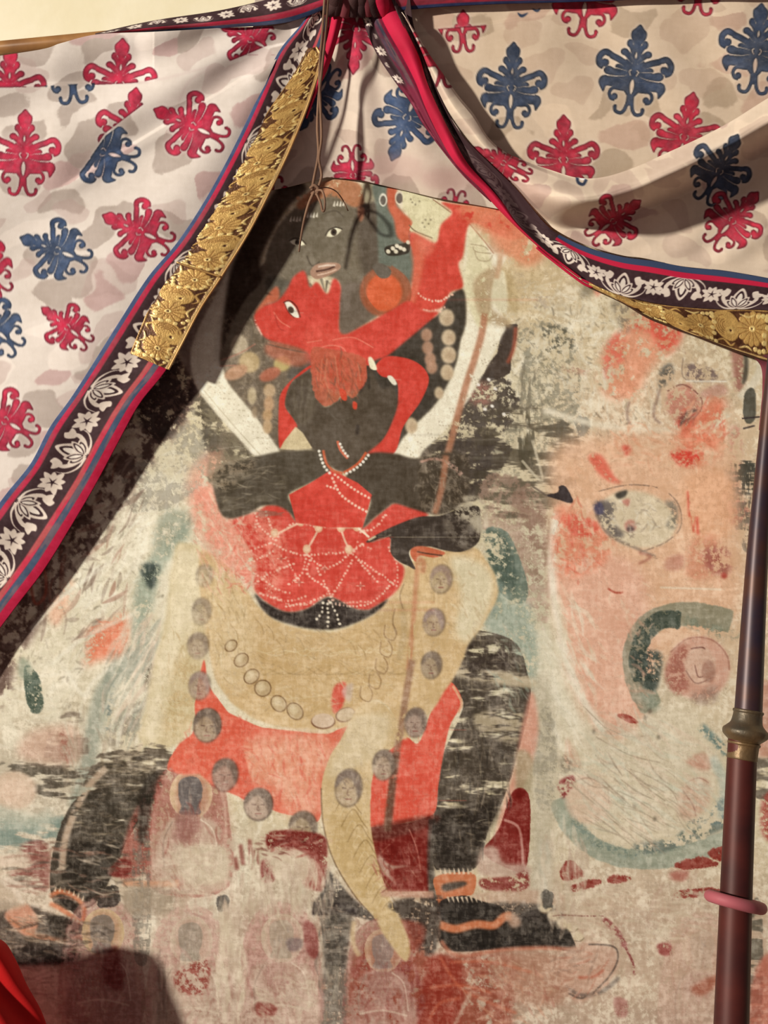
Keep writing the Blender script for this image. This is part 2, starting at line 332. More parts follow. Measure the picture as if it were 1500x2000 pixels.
    # dark red ground remains, lower right
    for q in ['1095,1700 1115,1680 1140,1710 1100,1720', '1110,1735 1150,1720 1178,1722 1150,1735 1120,1745', '1192,1712 1230,1712 1230,1722 1195,1726', '1320,1690 1370,1675 1405,1690 1340,1698', '1385,1665 1415,1655 1415,1680 1395,1680', '1320,1742 1390,1735 1410,1745 1330,1755']:
        P(q, (132, 46, 36), a=.95, soft=3, rough=1.1, wear=.3, kind='f')
    P('1310,1705 1345,1700 1340,1720 1315,1720', (170, 96, 80), a=.7, soft=6)
    H(1250, 1520, 140, 120, 35, 260, 70, 7, [(220, 206, 172), (206, 190, 156), (196, 196, 166), (212, 184, 152)], .4, 16, 21); H(1110, 1320, 50, 160, 65, 120, 60, 7, LT, .45, 12, 22)
    H(1200, 1250, 90, 160, 70, 160, 22, 5, [(230, 186, 152), (214, 158, 126), (226, 200, 164)], .45, 30, 23); H(1300, 870, 120, 50, 20, 90, 30, 6, [(230, 196, 156), (222, 160, 120)], .45, 40, 24)
    H(1130, 1060, 50, 80, 80, 60, 24, 5, [(230, 190, 154), (208, 104, 78)], .5, 20, 25); H(1250, 1010, 60, 40, 20, 60, 16, 4, [(226, 214, 184), (150, 132, 108)], .5, 60, 26)
    # flame column between leg and swirl
    P('950,1035 990,1040 1015,1090 1032,1150 1020,1180 980,1160 955,1100', (104, 116, 98), a=.9, soft=6, wear=.34, kind='f', rough=.3)
    P('945,1040 985,1050 1010,1110 1000,1160 960,1110', (74, 86, 72), a=.75, soft=6, wear=.42, kind='f')
    P('965,1140 1000,1180 1035,1180 1050,1260 1040,1360 1000,1280 950,1230 940,1200', (140, 152, 130), a=.8, soft=10, wear=.3, kind='f')
    L('980,1140 960,1200', 8, (100, 116, 104), a=.6, soft=4)
    P('1040,1340 1075,1340 1085,1600 1060,1760 1035,1740 1040,1500', (184, 172, 142), a=.7, soft=14)
    scratch('1045,1400 1080,1400 1085,1560 1050,1570', .45, .5, 'f', (110, 104, 84), 10)
    # left background : veils, green ribbon, orange patch
    P('345,1040 375,1000 365,1060 320,1110 300,1180 280,1260 262,1250 265,1150 300,1080', (150, 158, 132), a=.8, soft=10, wear=.25, kind='f')
    P('320,1000 375,1010 345,1060 300,1070', (122, 128, 104), a=.6, soft=9, wear=.45, kind='f')
    P('275,1105 312,1105 300,1150 285,1140', (62, 70, 62), a=.9, soft=4, wear=.46, kind='f')
    L('262,1270 225,1320 200,1360 185,1420 170,1500 150,1580', 34, (148, 152, 130), a=.75, soft=8)
    L('222,1330 215,1380 208,1430', 14, (112, 122, 110), a=.8, soft=5, wear=.35, kind='f')
    P('172,1235 200,1225 245,1200 250,1240 235,1280 190,1290 165,1300 175,1265', (222, 128, 92), a=.95, soft=12, wear=.22, kind='f'); H(208, 1250, 38, 36, -10, 60, 22, 4, [(214, 112, 80), (232, 170, 136), (220, 134, 98)], .5, 20, 71)
    P('95,1190 140,1130 135,1180 110,1225', (222, 162, 124), a=.7, soft=9, wear=.4, kind='f')
    P('50,1300 75,1320 84,1360 82,1390 62,1390 50,1350', (60, 76, 62), a=.92, soft=4, wear=.36, kind='f', rough=.5)
    P('40,1285 62,1300 60,1330 38,1320', (132, 142, 118), a=.6, soft=6)
    P('290,1280 316,1270 310,1310 292,1345 282,1345', (96, 84, 66), a=.85, soft=4, wear=.42, kind='f')
    P('215,1420 240,1390 275,1370 270,1440 215,1460', (124, 112, 92), a=.7, soft=8, wear=.42, kind='f')
    for q in ['60,1230 130,1160 200,1110', '100,1300 160,1250 260,1200', '130,1310 165,1360 185,1330 265,1270', '230,1460 245,1400 310,1360 335,1290', '300,1450 320,1350 345,1260 350,1150', '215,1460 205,1560 165,1590']: L(q, 8, (232, 222, 192), a=.6, soft=3)
    scratch('100,1420 160,1400 170,1560 90,1540', .7, .5, 'h', (112, 96, 78), 12)
    scratch('0,1490 130,1500 200,1530 180,1570 0,1530', .8, .48, 'h', (82, 74, 60), 10)
    P('60,1430 150,1420 150,1490 40,1480', (204, 160, 132), a=.6, soft=12)
    P('118,1425 140,1460 140,1490 120,1480', (136, 76, 58), a=.7, soft=5, wear=.45, kind='f')
    E(28, 1545, 44, 38, (206, 180, 148), soft=5); E(28, 1545, 26, 24, (212, 184, 152), soft=3)
    P('-60,1620 0,1600 70,1605 120,1590 130,1610 90,1650 -60,1660', (120, 138, 122), a=.8, soft=9, wear=.36, kind='h')
    P('-60,1560 60,1590 100,1580 90,1620 -60,1610', (176, 178, 152), a=.7, soft=9)
    P('40,1655 92,1645 95,1735 60,1735 20,1710 60,1690', (132, 76, 64), a=.85, soft=4, wear=.35, kind='h')
    L('-60,1680 60,1685', 20, (200, 178, 148), a=.8, soft=5); L('-60,1740 60,1720', 18, (150, 132, 108), a=.6, soft=5)
    H(270, 1330, 60, 130, -65, 120, 80, 8, [(228, 216, 184), (214, 190, 160), (150, 152, 130)], .45, 8, 31); H(180, 1480, 60, 90, 85, 60, 50, 7, [(200, 196, 166), (168, 150, 122)], .4, 10, 32)
    # left hide leg of the pelt (pale)
    P('350,1060 400,1080 410,1200 402,1300 385,1400 345,1455 290,1462 272,1440 285,1380 300,1300 325,1200 335,1110', (208, 188, 142), a=.95, soft=4, warp=3)
    P('345,1080 395,1095 385,1200 330,1320 310,1440 280,1445 300,1330 330,1200', (222, 206, 166), a=.8, soft=12)
    P('350,1290 395,1310 380,1390 345,1440 320,1420 335,1360', (190, 162, 110), a=.7, soft=10, wear=.4, kind='f')
    # legs
    P('190,1480 230,1462 345,1456 330,1495 315,1545 285,1580 250,1620 180,1640 120,1620 150,1560', (92, 80, 64), soft=9, rough=.6, wear=.34, kind='h', a=.92); P('165,1550 250,1540 275,1590 245,1650 225,1700 180,1770 110,1770 100,1690 125,1600', (72, 64, 52), soft=3, rough=.4, wear=.15, kind='h', a=.96)
    P('120,1660 235,1640 215,1710 180,1765 130,1730', (50, 44, 36), soft=8, a=.9)
    scratch('190,1500 320,1480 290,1580 170,1600', .5, .5, 'h', (60, 54, 44), 6)
    L('208,1500 175,1535 150,1580 128,1640 122,1700', 13, (196, 170, 138), a=.85, soft=2, wear=.3, kind='h')
    P('885,1235 1000,1250 1032,1320 1035,1380 1010,1480 985,1560 955,1620 930,1695 858,1705 845,1650 850,1580 865,1480 895,1410 905,1370 880,1330', (80, 70, 58), soft=3, rough=.35, wear=.22, kind='h', a=.96)
    P('850,1590 975,1570 950,1630 928,1690 862,1700 846,1650', (52, 45, 38), soft=9, a=.9)
    P('900,1255 990,1262 1000,1320 900,1320', (64, 54, 46), soft=6, a=.8, wear=.4, kind='m')
    P('890,1300 1030,1320 1040,1345 960,1335 890,1320', (196, 178, 142), soft=4, a=.9, wear=.40, kind='h')
    P('930,1395 1020,1390 1010,1450 940,1430', (190, 172, 136), soft=6, a=.85, wear=.42, kind='h')
    H(940, 1450, 80, 230, 0, 160, 22, 3, [(196, 180, 146), (150, 134, 108), (120, 106, 86)], .5, 10, 33); H(940, 1420, 80, 200, 90, 60, 20, 2.5, [(180, 164, 132)], .4, 10, 34)
    H(210, 1560, 80, 90, 0, 120, 22, 3, [(170, 152, 120), (130, 114, 92)], .45, 10, 35); H(270, 1490, 60, 24, 0, 50, 26, 3.5, [(186, 168, 136)], .5, 6, 36)
    H(1000, 1300, 40, 80, 60, 60, 30, 4, [(166, 176, 152), (190, 178, 146)], .45, 20, 37)
    P('1040,1350 1052,1430 1030,1520 990,1610 960,1680 975,1600 1005,1500 1020,1420', (214, 150, 122), a=.8, soft=4)
    P('1010,1470 1040,1480 1035,1545 1010,1550', (164, 148, 112), a=.8, soft=6)
    # ground strip and red niches between the feet
    P('1003,1545 1035,1560 1030,1690 1000,1700 945,1665 975,1620', (122, 36, 30), a=.95, soft=2, rough=.4)
    L('985,1602 1015,1620 1022,1690', 5, (204, 158, 138), a=.7); P('940,1660 970,1655 985,1685 1030,1690 1030,1710 940,1710', (190, 160, 136), a=.85, soft=4)
    P('940,1718 1000,1712 1028,1700 1028,1740 950,1738', (124, 42, 36), a=.9, soft=2, wear=.36, kind='f')
    P('940,1745 1080,1740 1090,1765 940,1765', (192, 160, 130), a=.8, soft=5)
    # apron, both sides of the hanging tail
    P('398,1290 406,1330 425,1365 455,1395 505,1418 565,1428 640,1434 690,1415 672,1465 650,1492 632,1545 626,1602 600,1600 556,1590 520,1580 460,1552 400,1530 345,1510 328,1495 350,1455 378,1425 385,1350', (218, 104, 78), warp=2)
    P('480,1450 560,1435 640,1440 660,1480 630,1520 620,1595 560,1585 530,1540 470,1520', (228, 164, 128), a=.9, soft=22); H(570, 1510, 90, 70, 75, 200, 26, 4, [(232, 178, 144), (222, 134, 104), (226, 158, 122), (214, 104, 80)], .5, 22, 60); H(430, 1450, 70, 60, 60, 120, 18, 2.5, [(222, 126, 96), (206, 84, 64)], .5, 40, 61); H(800, 1500, 60, 100, 85, 160, 20, 2.5, [(226, 128, 98), (204, 84, 66), (214, 112, 84)], .5, 14, 62)
    P('470,1550 500,1540 520,1575 480,1565', (204, 74, 56), a=.7, soft=5)
    P('868,1345 884,1334 903,1372 880,1417 867,1473 857,1533 848,1590 800,1606 722,1616 725,1560 728,1500 742,1470 790,1440 818,1452 842,1393', (220, 96, 74))
    L('885,1340 902,1372 896,1392', 5, (222, 166, 124), a=.9)
    P('722,1617 800,1608 848,1592 842,1640 838,1742 748,1742 730,1680', (124, 42, 34), sm=False)
    P('722,1617 848,1592 846,1612 760,1640 724,1640', (96, 50, 40), a=.7, soft=6)
    L('845,1600 842,1680 845,1760', 14, (66, 58, 50), a=.85, soft=2)
    P('740,1670 765,1690 800,1692 762,1702 775,1728 745,1700', (196, 168, 142), a=.8, soft=2)
    L('800,1620 815,1660 822,1700', 2.5, (196, 130, 110), a=.7)
    # belly pelt, lobe at right
    P('392,1080 440,1100 480,1150 520,1200 560,1222 620,1235 670,1230 720,1208 765,1165 790,1110 850,1080 925,1070 952,1100 973,1140 966,1180 942,1222 915,1262 895,1310 868,1350 842,1393 815,1410 790,1445 770,1400 740,1370 700,1385 680,1420 620,1425 560,1421 500,1405 455,1375 425,1335 412,1290 398,1200', (208, 177, 126), soft=2, warp=2)
    P('440,1200 560,1250 700,1250 780,1180 800,1280 740,1360 620,1400 500,1370 440,1300', (200, 168, 116), a=.7, soft=22)
    P('880,1090 940,1100 965,1140 950,1200 915,1255 890,1230 900,1160', (218, 204, 164), a=.9, soft=10)
    P('420,1100 480,1180 500,1260 470,1340 425,1320 402,1200', (216, 190, 142), a=.7, soft=14)
    for k in range(16):
        x = 500+k*18; L([(x, 1270+8*math.sin(k)), (x+22, 1276+6*math.sin(k*2)), (x+46, 1268+8*math.sin(k))], 2, (222, 200, 152), a=.55)
        L([(x-10, 1310+10*math.sin(k*1.7)), (x+16, 1318), (x+40, 1308+6*math.sin(k))], 2, (164, 136, 90), a=.45)
    for k in range(12):
        x = 470+k*24; L([(x, 1345+16*math.sin(k*.4)), (x+20, 1352+14*math.sin(k*.4+.3)), (x+40, 1350+14*math.sin(k*.4+.6))], 2, (214, 190, 142), a=.6)
    for x, y in [(425, 1180), (450, 1220), (520, 1220), (540, 1250), (580, 1245), (440, 1130), (500, 1210), (700, 1260), (680, 1250), (730, 1230)]:
        L([(x, y), (x+12, y+14), (x+16, y+30)], 2.2, (168, 138, 92), a=.6)
    P('655,1340 676,1335 672,1375 655,1395 648,1370', (212, 84, 66), a=.9, soft=2)
    P('668,1350 690,1335 684,1372', (196, 176, 160), a=.6, soft=3)
    H(620, 1310, 190, 90, 15, 220, 22, 2.2, [(222, 202, 156), (168, 140, 94), (214, 188, 140)], .5, 30, 41); H(440, 1220, 40, 120, 70, 80, 26, 3, [(222, 204, 160), (172, 146, 102)], .5, 16, 42); H(900, 1170, 60, 80, 60, 80, 20, 3, [(226, 210, 168), (180, 152, 108)], .45, 30, 43); H(340, 1330, 36, 110, 80, 70, 22, 3, [(224, 208, 166), (180, 152, 104)], .45, 20, 44)
    # chain of beads on the belly
    ch = [(452, 1262, 11, 14), (472, 1290, 13, 16), (492, 1322, 14, 17), (514, 1345, 17, 17), (545, 1375, 18, 15), (577, 1390, 19, 15)]
    for x, y, rx, ry in ch:
        E(x, y, rx, ry, (128, 98, 64), rot=50); E(x, y, rx-2.2, ry-2.2, (194, 168, 124), rot=50); E(x-3, y-3, rx*.5, ry*.5, (212, 190, 146), rot=50, soft=3)
    E(632, 1410, 24, 15, (140, 104, 76)); E(632, 1408, 22, 14, (214, 188, 154)); E(675, 1397, 20, 14, (150, 116, 88), rot=-20); E(676, 1396, 18, 12, (206, 182, 144), rot=-20)
    for x, y in [(765, 1235), (757, 1268), (748, 1300), (735, 1330), (718, 1355)]:
        L([(x-12, y-14), (x-13, y+8), (x+4, y+16), (x+10, y), (x+2, y-16)], 2.4, (150, 118, 80), a=.75)
    # tail / hanging strip
    P('700,1385 740,1372 770,1400 790,1440 745,1480 728,1520 724,1600 738,1680 765,1760 800,1840 796,1878 775,1860 735,1800 690,1745 652,1680 632,1610 628,1540 645,1480 670,1440', (208, 180, 130), warp=1)
    P('690,1400 760,1400 750,1460 700,1500 640,1520 670,1440', (214, 194, 152), a=.8, soft=10)
    P('650,1590 715,1600 735,1700 770,1800 740,1800 690,1730 655,1670', (188, 158, 104), a=.6, soft=10)
    for k in range(9):
        y = 1560+k*30; x = 655+k*12
        L([(x, y+26), (x+14, y), (x+26, y-8), (x+40, y+14), (x+52, y+30)], 2, (140, 112, 70), a=.6)
        L([(x+10, y+34), (x+22, y+14), (x+34, y+30)], 2, (220, 198, 152), a=.55)
    L('628,1540 632,1610 652,1680 690,1745 735,1800 778,1868', 2.5, (108, 84, 60), a=.7)
    # staff below the hand
    L('818,1075 812,1160 805,1250 798,1310', 9, (188, 120, 84), a=.6, soft=1.5, wear=.35, kind='v')
    L('806,1290 795,1350 785,1420 775,1470 765,1540 756,1620', 13, (146, 108, 82), a=.8, soft=1.5, wear=.2, kind='f')
    L('775,1470 768,1530 758,1625', 14, (110, 78, 60), a=.85, soft=1.5, wear=.25, kind='h')
    L('786,1180 790,1230 780,1290', 12, (186, 160, 114), a=.6, soft=3)
    for q in ['772,1190 768,1215 775,1240', '790,1140 782,1165 788,1190']: L(q, 2.5, (150, 122, 86), a=.8)
    # painted little heads (garland)
    def head(x, y, rx, ry, a=1., face=(184, 160, 128), hair=(112, 96, 82)):
        E(x+1, y, rx+2, ry+2, (76, 62, 52), a=.75*a, rot=8, soft=1); E(x, y, rx, ry, face, a=a, rot=8, soft=1)
        P([(x-rx, y), (x-rx*.8, y-ry*.7), (x, y-ry), (x+rx*.8, y-ry*.7), (x+rx, y+ry*.1), (x+rx*.75, y+ry*.55), (x+rx*.45, y-ry*.25), (x-rx*.2, y-ry*.55)], hair, a=.85*a, soft=3)
        L([(x-rx*.5, y-.02*ry), (x-rx*.15, y+.02*ry)], 2.4, (96, 72, 62), sm=False, a=.6*a); L([(x+rx*.15, y+.02*ry), (x+rx*.45, y)], 2.4, (96, 72, 62), sm=False, a=.6*a)
        H(x, y, rx*.9, ry*.9, 70, 24, 12, 2.4, [face, hair, (200, 176, 144), (140, 116, 98)], .5*a, 60, int(x*3+y))
        L([(x, y+ry*.05), (x-rx*.08, y+ry*.35), (x+rx*.1, y+ry*.38)], 1.8, (120, 90, 74), a=.8*a)
        L([(x-rx*.25, y+ry*.6), (x+rx*.25, y+ry*.6)], 2.2, (140, 84, 72), sm=False, a=.9*a)
    head(405, 1418, 25, 32, 1, (170, 146, 116)); head(440, 1514, 24, 31, .9, (178, 144, 122)); head(505, 1572, 26, 30, .9, (196, 170, 142)); head(592, 1616, 26, 30, .9, (172, 150, 116))
    head(390, 1340, 20, 27, .65, (190, 166, 136), (150, 128, 118)); head(387, 1262, 20, 25, .5, (196, 172, 140)); head(394, 1195, 18, 26, .4, (204, 184, 146)); head(400, 1125, 16, 22, .35, (210, 192, 154))
    head(862, 1132, 20, 27, .8, (200, 176, 132), (150, 124, 112)); head(848, 1216, 20, 26, .8, (198, 172, 134), (146, 124, 118)); head(843, 1300, 19, 26, .8, (184, 162, 128)); head(812, 1412, 20, 28, .9, (174, 148, 126))
    head(750, 1495, 21, 29, .9, (182, 160, 130)); head(681, 1540, 25, 36, 1, (186, 162, 126), (128, 112, 98))
    # skirt (consort's hips) faded to the left
    P('372,925 430,880 440,960 450,1010 480,1060 470,1130 440,1110 400,1060 376,1010', (224, 158, 126), a=.7, soft=14, wear=.3, kind='m')
    P('378,960 410,955 440,1010 500,1004 520,1090 500,1150 440,1100 395,1040', (224, 138, 110), a=.7, soft=14, wear=.3, kind='f')
    P('455,1018 500,1003 525,987 560,992 580,1018 640,1030 707,1031 735,1010 770,984 800,990 838,1004 800,1030 765,1055 770,1090 790,1110 782,1145 755,1172 720,1192 690,1188 660,1172 637,1166 600,1190 560,1196 520,1176 498,1150 500,1100 480,1060', (208, 80, 64), soft=2)
    P('455,1018 520,1000 560,1060 540,1160 500,1150 450,1080', (222, 140, 112), a=.65, soft=12, wear=.42, kind='f', ws=.2)
    P('498,1160 520,1178 560,1196 600,1190 637,1168 660,1172 690,1188 720,1192 758,1172 730,1200 670,1226 620,1230 560,1218 520,1198', (58, 50, 44), soft=1)
    W = (240, 196, 164)
    for q in ['545,1044 580,1022 620,1030 660,1026 700,1030 720,1052', '500,1003 508,1030 545,1060', '530,1060 570,1080 600,1085 640,1082 680,1078 710,1062', '600,1078 590,1120 560,1145', '620,1110 640,1150 650,1175',
              '600,1082 640,1110 700,1070', '640,1180 670,1130 690,1090', '690,1085 740,1120 780,1150', '700,1095 740,1140', '650,1180 690,1185 730,1175 775,1130', '560,1185 610,1175 640,1160', '480,1080 530,1060', '490,1100 540,1075', '500,1140 530,1120 580,1100',
              '510,1160 560,1175 600,1165', '760,1070 775,1100 778,1140', '640,1150 600,1120 610,1090', '520,1000 530,1030 545,1050', '705,1040 735,1030 758,1000', '500,1120 540,1150 570,1160']:
        D(q, 7, 2.3, W, jit=.7, a=.85)
    for q in ['500,1003 500,1040', '650,1180 720,1175', '560,1090 580,1130', '700,1060 730,1075', '520,1150 560,1180 620,1180']: D(q, 7, 2, W, jit=1, a=.7)
    for x, y in [(588, 1020), (623, 1032), (667, 1032), (698, 1030), (600, 1073), (682, 1074), (537, 1042)]: E(x, y, 8, 9, (222, 172, 132)); E(x, y, 5, 5, (232, 196, 156))
    L('545,1042 585,1022', 4, (232, 186, 150)); L('620,1040 612,1055 603,1070', 4, (228, 180, 146)); L('668,1038 674,1056 680,1068', 4, (228, 180, 146)); L('700,1032 722,1050', 4, (238, 214, 180))
    for x, y in [(585, 1138), (705, 1145), (635, 1112), (550, 1092)]:
        L([(x-9, y), (x+9, y)], 2, W, sm=False, a=.8); L([(x, y-8), (x, y+8)], 2, W, sm=False, a=.8); E(x, y, 3.5, 3.5, (190, 100, 80))
    for q in ['632,1178 628,1200 612,1215', '640,1180 642,1205 640,1228', '646,1178 658,1200 665,1222']: D(q, 9, 2.7, (226, 212, 180), jit=.4)
    H(430, 1060, 50, 110, 70, 140, 30, 4, [(228, 180, 150), (220, 204, 166), (216, 150, 120)], .5, 25, 45); H(490, 1110, 60, 50, 30, 90, 16, 3, [(230, 176, 148), (208, 96, 76)], .5, 40, 46)
    # ring halo (white)
    P('470,470 440,540 415,590 385,650 372,700 385,757 425,810 470,860 502,893 546,880 500,815 445,750 430,700 438,620 462,560 490,520', WHT, soft=1.5)
    L('388,760 430,812 478,862 504,892', 2, (176, 160, 128), a=.8); L('392,752 440,808 520,882', 1.6, (190, 176, 146), a=.8)
    P('440,500 470,470 500,480 480,560 450,640 436,700 420,700 430,620 455,560', (112, 104, 92), a=.2, soft=6)
    P('907,520 905,560 912,580 911,627 900,667 892,709 873,755 847,795 809,832 788,856 766,888 812,897 832,877 871,840 895,808 916,781 935,747 959,704 980,659 988,632 960,560 990,500 940,470 917,436', WHT, soft=1.2)
    P('905,560 912,500 917,440 945,470 962,520 950,560 960,620 935,640', (216, 204, 158), a=.9, soft=4)
    for k in range(60):
        r = (k*37 % 100)/100.; x = 790+r*190; y = 890-(r**1.5)*230+((k*53) % 40)-20
        E(x, y, 1.3, 1.3, (150, 134, 106), a=.7) if 0 < r else None
    for k in range(40): E(410+((k*37) % 120), 730+((k*37) % 120)*1.1+((k*13) % 36)-14, 1.3, 1.3, (160, 144, 112), a=.6)
    # staff head (faint skull / jewel) upper right
    P('925,555 940,535 968,520 975,545 960,600 985,620 1000,640 950,628 930,600', (176, 150, 110), a=.85, soft=4, wear=.2, kind='f')
    P('985,520 1010,560 1015,610 990,600 980,560', (184, 160, 112), a=.8, soft=8)
    P('968,540 985,530 992,580 988,612 966,600 960,575', (218, 206, 166), a=.9, soft=3)
    E(978, 476, 22, 22, (198, 156, 118), a=.8, soft=5); L('978,498 976,520 970,545', 10, (192, 154, 114), a=.8, soft=2)
    for q in ['920,478 945,482 955,490', '928,492 935,508 955,510 963,498', '925,482 930,492 960,496']: L(q, 2, (160, 140, 104), a=.7)
    L('918,438 945,470 965,496', 2, (168, 120, 88), a=.8)
    P('1000,500 1060,520 1050,570 1020,620 1010,560', (188, 162, 114), a=.6, soft=10, wear=.42, kind='f')
    L('948,614 940,660 925,710 912,750 898,800 885,850 872,900 864,950 850,1004', 13, (180, 126, 92), a=.9, soft=1.5, wear=.12, kind='f')
    # dark hair mass behind both heads
    P('870,588 905,566 911,627 900,667 892,709 873,755 847,795 809,832 788,856 760,880 700,800 730,660 850,620', (78, 70, 58), soft=1.5)
    P('430,700 445,640 480,560 540,500 600,540 640,740 600,860 546,880 500,815 445,750', (118, 104, 84), soft=3)
    P('452,640 490,585 512,545 512,500 560,410 600,370 560,350 500,430 455,520 440,600 436,680', (70, 56, 44), soft=4, a=.95)
    c.poly('430,620 640,620 640,880 430,880', (150, 132, 104), a=.5, wear=.58, kind='f', sm=False, soft=10)
    H(520, 720, 80, 140, 70, 140, 18, 2.5, [(140, 124, 98), (86, 76, 60), (168, 148, 116)], .45, 40, 47)
    P('386,757 413,706 436,718 446,750 500,815 546,879 502,893 430,815', WHT, sm=False, soft=1); L('398,762 440,812 486,864 512,892', 2, (200, 186, 152), a=.8)
    for k in range(50): E(410+((k*37) % 120), 740+((k*37) % 120)*1.1+((k*13) % 30)-14, 1.2, 1.2, (160, 144, 112), a=.6)
    # garlands either side
    B = (208, 184, 144)
    for x, y, rx, ry in [(873, 621, 15, 17), (877, 660, 14, 16), (877, 694, 15, 17), (874, 728, 13, 16), (858, 768, 9, 12), (804, 832, 12, 16)]:
        E(x, y, rx, ry, B, a=.95, soft=1.5); E(x+3, y+3, rx*.6, ry*.6, (184, 156, 120), a=.5, soft=3)
    for x, y in [(834, 655), (836, 680), (841, 702), (844, 718)]: E(x, y, 11, 13, (188, 146, 114), a=.9, soft=2.5)
    for x, y, rx, ry, col in [(467, 674, 18, 20, (190, 172, 138)), (488, 708, 20, 21, (196, 170, 122)), (462, 728, 24, 13, (192, 148, 112)), (552, 711, 17, 15, (204, 182, 118)), (528, 732, 22, 12, (184, 112, 84)), (493, 774, 9, 17, (192, 172, 132)), (498, 806, 5, 12, (160, 138, 106)),
                              (527, 764, 12, 14, (202, 172, 130)), (526, 790, 10, 16, (196, 158, 116)), (523, 812, 10, 12, (194, 158, 112)), (523, 834, 9, 14, (198, 166, 122))]:
        E(x, y, rx, ry, col, a=.9, soft=2, rot=-25 if x < 560 and y < 750 else 0)
    L('432,705 470,690 500,672', 3, (176, 120, 96), a=.6); L('430,716 462,714', 2.5, (176, 120, 96), a=.6)
    P('590,700 612,690 610,722 580,740 560,735', (104, 96, 84), a=.8, soft=3)
    # the great dark face
    P('592,398 640,372 700,385 745,405 800,470 812,520 800,575 790,592 740,617 668,656 664,600 660,548 600,540 556,570 500,610 470,640 440,690 452,640 480,585 505,560 522,530 520,500 540,450 566,418', (126, 114, 92), soft=1); H(640, 470, 110, 90, 60, 240, 9, 2, [(146, 132, 108), (106, 96, 76), (134, 122, 98)], .45, 60, 50); H(700, 600, 50, 60, 60, 90, 9, 2, [(134, 118, 98), (98, 86, 70)], .45, 60, 51)
    P('590,560 530,540 520,560 540,580 560,560', (96, 88, 72), soft=4)
    P('600,410 690,400 690,480 600,500 560,470', (112, 102, 82), a=.5, soft=16); P('700,400 740,400 742,520 712,540 700,480', (92, 80, 66), a=.7, soft=8)
    P('668,560 740,560 735,612 668,652', (116, 100, 84), a=.6, soft=6)
    # hair, jewels and diadem
    P('580,400 600,380 640,352 700,358 712,396 690,405 655,385 620,392 590,410', (178, 122, 84), soft=2, wear=.12, kind='f')
    for x, y in [(583, 388), (596, 384), (610, 383), (622, 382), (664, 356), (656, 362), (648, 368), (600, 398), (672, 352)]: E(x, y, 4, 4, (206, 152, 112), a=.8)
    P('712,356 728,360 732,378 726,396 712,394', (206, 192, 150), soft=1.5); P('700,405 712,408 710,428 702,432', (186, 130, 96), soft=1.5)
    for x0, y0 in [(570, 428), (603, 420), (655, 398)]:
        for k in range(4): L([(x0-2+k*6, y0+6-(k % 2)), (x0+k*6, y0-5)], 5, (226, 214, 184), taper=1, sm=False)
    # green-grey second face and orange third one
    P('728,362 760,366 776,398 792,428 806,470 802,500 806,520 796,548 748,545 738,470 736,410', (118, 122, 104), soft=2)
    P('758,364 776,368 774,398 786,414 806,436 800,462 805,480 792,476 776,462 770,430 758,404', (200, 106, 74), soft=1)
    E(749, 391, 8, 13, (222, 214, 186)); E(749, 392, 5.5, 9, (110, 100, 86)); E(781, 387, 9, 14, (222, 206, 172)); E(781, 388, 6.5, 10, (112, 98, 84))
    P('786,368 812,378 850,392 882,416 868,446 850,476 826,468 800,450 808,434 788,406', (220, 208, 160), sm=False)
    L('800,440 812,452 846,466', 2, (130, 110, 78)); L('846,390 882,416', 2, (150, 112, 82))
    for x, y in [(806, 396), (812, 400), (820, 394), (832, 430), (838, 438), (830, 444), (826, 436), (803, 390), (842, 430)]: E(x, y, 2, 2, (140, 128, 98), a=.8)
    P('752,485 770,478 790,476 800,470 802,482 796,496 760,500', (70, 62, 50)); 
    for x, y in [(759, 492), (768, 486), (776, 481), (774, 492), (783, 485), (790, 488), (798, 474)]: E(x, y, 4.5, 4, (226, 214, 180), rot=40)
    # raised arm, palm and upper-arm
    P('802,455 850,476 862,440 884,416 862,396 895,400 940,406 1010,412 1040,450 1000,470 960,450 918,438 905,500 896,518 905,560 880,572 865,600 830,608 795,590 806,560 810,510', (208, 80, 62), soft=1.5)
    P('900,398 1040,408 1080,470 1040,520 990,500 958,462 925,440 905,420', (218, 140, 100), a=.85, soft=12, wear=.15, kind='m')
    P('940,420 1000,430 990,460 955,455', (220, 120, 88), a=.5, soft=10)
    P('805,470 832,478 828,520 812,590 800,590 808,520', (220, 122, 90), a=.8, soft=5)
    P('804,455 850,476 840,500 822,490', (220, 120, 92), a=.7, soft=4)
    for q in ['800,596 820,605 850,608 872,600 ', '818,575 832,584 860,588 885,576', '795,600 815,614 845,616 862,608']: D(q, 6, 2.4, (236, 192, 160), jit=.6)
    # ear ring
    E(753, 571, 50, 50, (170, 100, 68), soft=2, a=.85); E(751, 573, 41, 42, (160, 98, 66), a=.9); E(751, 572, 35, 37, (216, 106, 66), soft=1)
    P('728,520 745,515 764,528 760,542 745,544 735,535', (112, 102, 86)); L('712,540 716,580 740,612', 2, (150, 100, 72), a=.8); L('765,520 795,545 803,575 795,600', 3, (160, 96, 66), a=.7)
    # black face : features
    def eye(x, y, w, h, rot, iris=(70, 58, 46)):
        c_, s_ = math.cos(math.radians(rot)), math.sin(math.radians(rot))
        f = lambda u, v: (x+u*c_-v*s_, y+u*s_+v*c_)
        P([f(-w, 0), f(-w*.4, -h), f(w*.4, -h), f(w, 0), f(w*.3, h*.8), f(-w*.5, h*.8)], (234, 224, 184)); E(*f(0, -h*.1), h*.75, h*.85, iris); E(*f(0, -h*.1), h*.3, h*.3, (30, 24, 20))
        L([f(-w, 0), f(-w*.4, -h), f(w*.4, -h), f(w, 0)], 2.4, (60, 50, 40)); L([f(-w, 0), f(-w*.5, h*.8), f(w*.3, h*.8), f(w, 0)], 1.4, (80, 66, 50), a=.7)
